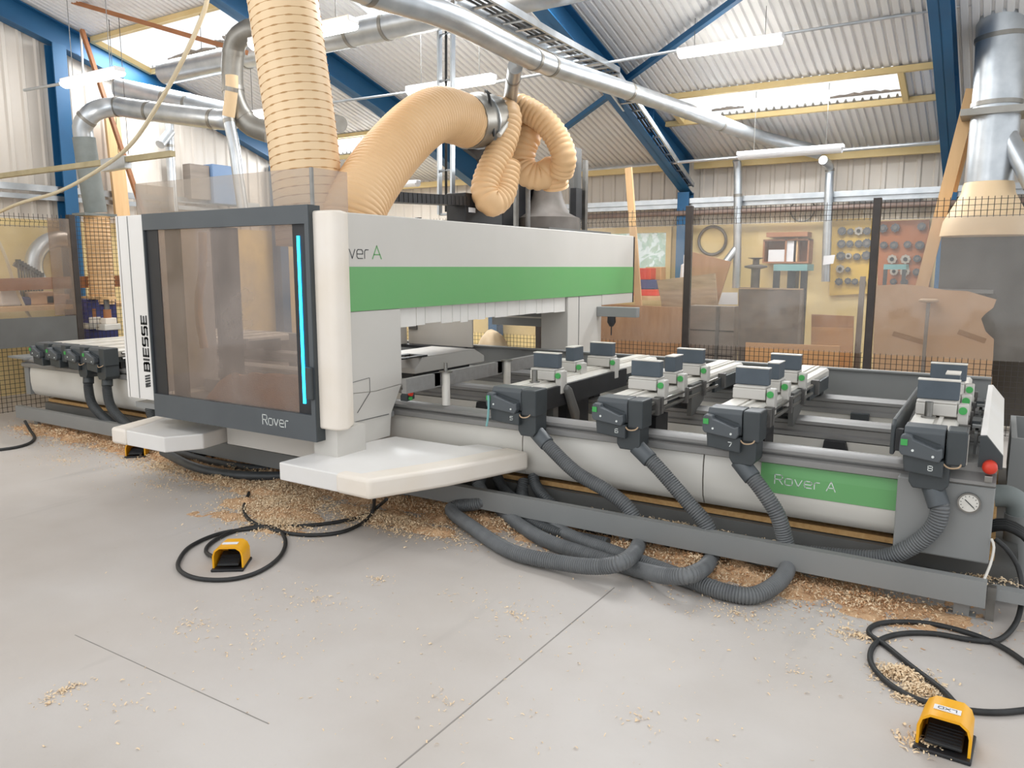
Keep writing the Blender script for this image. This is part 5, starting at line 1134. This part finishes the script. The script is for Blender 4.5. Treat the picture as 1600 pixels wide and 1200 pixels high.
for rows, bn_, in ((rowsY, 'yellow'), (rowsO, 'orange')):
    for i, r_ in enumerate(rows):
        for j, (u, v, q) in enumerate(r_):
            lt = (bn_ == 'orange' and i in (2, 3) and j < 2) or (bn_ == 'yellow' and (i, j) in ((0, 2), (2, 1), (3, 0)))
            cutter(u, v, q, '%s cutter head, %s from the left in the %s row of the %s board' % ('pale' if lt else 'dark', ordn[j], rown[i], bn_), 'cutter heads on the %s board' % bn_, 'cutterlt' if lt else 'cutter')
def ring(u, v, rpx, y, r, m, lab, cat):
    p = at(u, v, y=y); R_ = rpx * 0.0086; pts = [(p.x + R_ * math.cos(a_), y, p.z + R_ * math.sin(a_)) for a_ in [2 * math.pi * k / 40 for k in range(41)]]
    tag(MB().tube(pts, r, 8, caps=False).build('blade_coil', m, smooth=True), lab, cat)
ring(1113, 376, 23, 11.195, 0.022, 'iron', 'coil of band saw blade hanging on the yellow rear wall', 'saw blade')
ring(1254, 328, 18, 11.268, 0.008, 'mgrey', 'thin wire ring hanging high on the rear wall cladding', 'wire ring')
board('white_board', [(1327, 301), (1439, 298), (1439, 320), (1327, 324)], 11.255, 0.022, 'paper', 'white panel on the cladding above the cutter boards', 'panel')
board('paper_sheet', [(1287, 400), (1305, 398), (1302, 412), (1286, 414)], 10.86, 0.003, 'paper', 'white paper sheet fixed to the pipe beside the cutter board', 'paper')
wc = thing('wall_cupboard', 'brown open wall cupboard with white boxes, on the yellow rear wall', 'cupboard', tuple(at(1228, 410, y=11.0)))
a_, c_ = at(1191, 409, y=10.95), at(1265, 373, y=10.95)
MB().box(a_.x, c_.x, 11.18, 11.2, a_.z, c_.z).box(a_.x, c_.x, 10.95, 11.18, c_.z - 0.02, c_.z).box(a_.x, a_.x + 0.02, 10.95, 11.18, a_.z, c_.z).box(c_.x - 0.02, c_.x, 10.95, 11.18, a_.z, c_.z).box((a_.x + c_.x) / 2 - .01, (a_.x + c_.x) / 2 + .01, 10.95, 11.18, a_.z, c_.z).box(a_.x, c_.x, 10.95, 11.18, a_.z - .02, a_.z).build('cupboard_body', 'woodbr', wc)
MB().box(a_.x + 0.05, c_.x - 0.02, 10.9, 11.18, c_.z + 0.03, c_.z + 0.09).build('top_plank', 'woodbr', wc)
for f, w_, h_, n_ in ((0.12, 0.24, 0.16, 'low'), (0.52, 0.12, 0.28, 'tall'), (0.67, 0.05, 0.32, 'slim')):
    x = a_.x + (c_.x - a_.x) * f; tag(MB().box(x, x + w_, 10.97, 11.1, a_.z + 0.002, a_.z + h_).build('carton', 'paper' if n_ != 'slim' else 'wood'), '%s %s standing in the brown wall cupboard' % (n_, 'white carton' if n_ != 'slim' else 'pine block'), 'carton')
tf = thing('steel_stand', 'teal steel machine frame with black legs behind the dark board', 'machine frame', tuple(at(1237, 470, y=10.2)))
a_, c_ = at(1212, 413, y=10.2), at(1264, 413, y=10.2)
MB().box(a_.x, c_.x, 10.1, 10.5, a_.z - 0.08, a_.z).build('frame_top', 'teal', tf)
for x in (a_.x, c_.x - 0.07): MB().box(x, x + 0.07, 10.1, 10.17, 0, a_.z - 0.08).build('leg', 'black', tf)
MB().box(a_.x + .15, a_.x + .25, 10.2, 10.4, 0.3, a_.z - 0.08).build('strut', 'slatedk', tf)
a_ = at(1400, 413, y=10.4); c_ = at(1390, 440, y=10.4)
tf2 = thing('steel_stand', 'teal topped steel frame behind the post by the cardboard', 'machine frame', (a_.x, 10.4, 0))
MB().box(a_.x - 0.12, a_.x + 0.12, 10.3, 10.6, a_.z - 0.06, a_.z).build('frame_top', 'teal', tf2)
for x in (a_.x - 0.12, a_.x + 0.08): MB().box(x, x + 0.04, 10.3, 10.34, 0, a_.z - 0.06).build('leg', 'slatedk', tf2)
a_ = at(1181, 418, y=10.0)
dp = thing('pedestal_machine', 'grey cast iron pedestal machine with round table left of the teal frame', 'machine', (a_.x, 10.0, 0))
MB().lathe([(0.16, 0), (0.16, 0.03), (0.055, 0.08), (0.055, a_.z - 0.02), (0.14, a_.z), (0.14, a_.z + 0.02), (0.04, a_.z + 0.04), (0.04, a_.z + 0.10), (0.11, a_.z + 0.12), (0.0, a_.z + 0.125)], (a_.x, 10.0, 0), 16).build('pedestal', 'iron', dp, smooth=True)
bp = at(1020, 462, y=10.4); bz = bp.z
wb_ = thing('workbench', 'pale workbench below the rear window behind the plywood sheet', 'workbench', (bp.x, 10.4, 0))
MB().box(bp.x - 1.2, bp.x + 0.9, 10.1, 11.0, bz - 0.05, bz - 0.002).build('bench_top', 'wood', wb_)
for x in (bp.x - 1.1, bp.x + 0.75): MB().box(x, x + .08, 10.15, 10.23, 0, bz - .05).build('leg', 'wood', wb_)
for u, yy, z0, h_, w_, m, lab in ((1012, 10.4, 0, .09, .36, 'red', 'red tray lying on the bench under the blue crate'), (1012, 10.4, .092, .13, .30, 'blues', 'blue plastic crate between the red tray and red box'), (1008, 10.4, .224, .16, .24, 'red', 'red box on top of the blue crate below the window'), (1024, 10.75, 0, .40, .24, 'woodh', 'orange box on the bench right of the red box')):
    p = at(u, 440, y=yy); tag(MB().box(p.x - w_ / 2, p.x + w_ / 2, yy - .1, yy + .1, bz + z0, bz + z0 + h_).build('storage_box', m, bevel=0.01), lab, 'box')
wt = at(1069, 412, y=10.7)
tag(MB().lathe([(0.05, 0), (0.055, 0.2), (0.045, wt.z - bz - 0.02), (0.012, wt.z - bz), (0.012, wt.z - bz + 0.12)], (wt.x, 10.7, bz), 12).build('spray_bottle', 'paper', smooth=True), 'white bottle beside the blue column', 'bottle')

# left side beyond the fence
tag(MB().beam(at(-30, 446, x=-9.75), at(185, 439, x=-9.5), 0.09, 0.14).build('timber_beam', 'woodbr'), 'brown timber beam lying level behind the left fence', 'timber beam')
th_ = MB().ribbed([at(151, 338, x=-9.45), at(154, 380, x=-9.45), at(158, 430, x=-9.45), at(160, 475, x=-9.45)], 0.15, 0.045, 0.07, 20)
tag(th_.build('extraction_hose', 'tan', smooth=True), 'tan hose below the grey duct, seen through the mesh at left', 'extraction hose')
hp = at(148, 336, x=-9.45)
tag(MB().box(hp.x - .14, hp.x + .14, hp.y - .2, hp.y + .2, hp.z - .015, hp.z + 0.015).build('hood_plate', 'ductgrey'), 'grey green plate at the joint of the grey duct and tan hose', 'plate')
bx = at(150, 490, x=-9.6)
tag(MB().box(bx.x - .25, bx.x + .25, bx.y - .25, bx.y + .12, 0.0, bx.z + .18).build('plastic_crate', 'blues'), 'blue plastic crates behind the mesh left of the white cabinet', 'crate')
for k in range(9):
    p = at(28 + k * 4.5, 412 + k * 2.6, x=-9.9)
    s_ = thing('sash_clamp', 'steel sash clamp, %s from the left in the rack on the yellow wall' % (['first', 'second', 'third', 'fourth', 'fifth', 'sixth', 'seventh', 'eighth', 'ninth'][k]), 'clamp', tuple(p), 'sash clamps in the rack')
    MB().box(p.x - .015, p.x + .015, p.y - .006, p.y + .006, p.z - .38, p.z).build('clamp_bar', 'iron', s_)
    MB().box(p.x - .03, p.x + .05, p.y - .014, p.y + .014, p.z, p.z + .05).build('clamp_head', 'slatedk', s_)
p, q = at(22, 412, x=-9.93), at(72, 440, x=-9.93)
tag(MB().beam(p, q, 0.04, 0.05).build('clamp_rack', 'iron'), 'sloping steel rack holding the sash clamps at far left', 'rack')
p = at(92, 418, x=-10.3); pts = [(p.x + .1, p.y + 0.36 * math.cos(a_), p.z + 0.36 * math.sin(a_)) for a_ in [math.pi * k / 14 * 0.75 + 1.2 for k in range(15)]]
tag(MB().tube(pts, 0.10, 14).build('duct_bend', 'galv', smooth=True), 'pale blue grey duct bend on the yellow wall behind the left fence', 'duct')
wb2 = thing('workbench', 'cluttered pale workbench behind the left fence', 'workbench', (-9.9, 5.0, 0))
MB().box(-10.2, -9.5, 3.2, 6.4, 1.10, 1.15).build('bench_top', 'wood', wb2)
for y in (3.3, 6.25): MB().box(-9.6, -9.52, y, y + .08, 0, 1.10).build('leg', 'wood', wb2)
for u, v, w_, h_, m, lab in ((12, 478, .22, .22, 'paper', 'pale box at the left end of the cluttered workbench'), (60, 472, .3, .16, 'card', 'brown carton on the cluttered workbench'), (84, 468, .3, .12, 'woodh', 'tan bag on the cluttered workbench'), (36, 470, .12, .1, 'blues', 'small blue box on the cluttered workbench')):
    p = at(u, v, x=-9.9); tag(MB().box(p.x - .1, p.x + .1, p.y - w_ / 2, p.y + w_ / 2, 1.151, 1.151 + h_).build('storage_box', m, bevel=0.02), lab, 'box')
for k, (u, v, w_) in enumerate(((147, 523, .17), (170, 520, .2))):
    p = at(u, v, y=5.35)
    s_ = thing('tool_block', ['left', 'right'][k] + ' of two cream clamp blocks with plugged rods on the far left bars', 'clamp block', (p.x, 5.35, 0.856), 'cream blocks on the left bars')
    MB().box(p.x - w_ / 2, p.x + w_ / 2, 5.25, 5.45, 0.857, 0.93).build('block_base', 'aluw', s_, bevel=0.008)
    MB().box(p.x - w_ * .36, p.x + w_ * .36, 5.28, 5.42, 0.93, 1.0).build('block_top', 'cream', s_, bevel=0.008)
    MB().cyl((p.x, 5.35, 1.0), (p.x, 5.35, 1.10), 0.045, 12).build('plug', 'woodbr', s_, smooth=True)
    MB().cyl((p.x, 5.35, 1.10), (p.x, 5.35, 1.22), 0.03, 12).build('rod', 'iron', s_, smooth=True)
    MB().box(p.x - .13, p.x + .13, 5.3, 5.4, 1.22, 1.25).build('cross_piece', 'wood', s_)
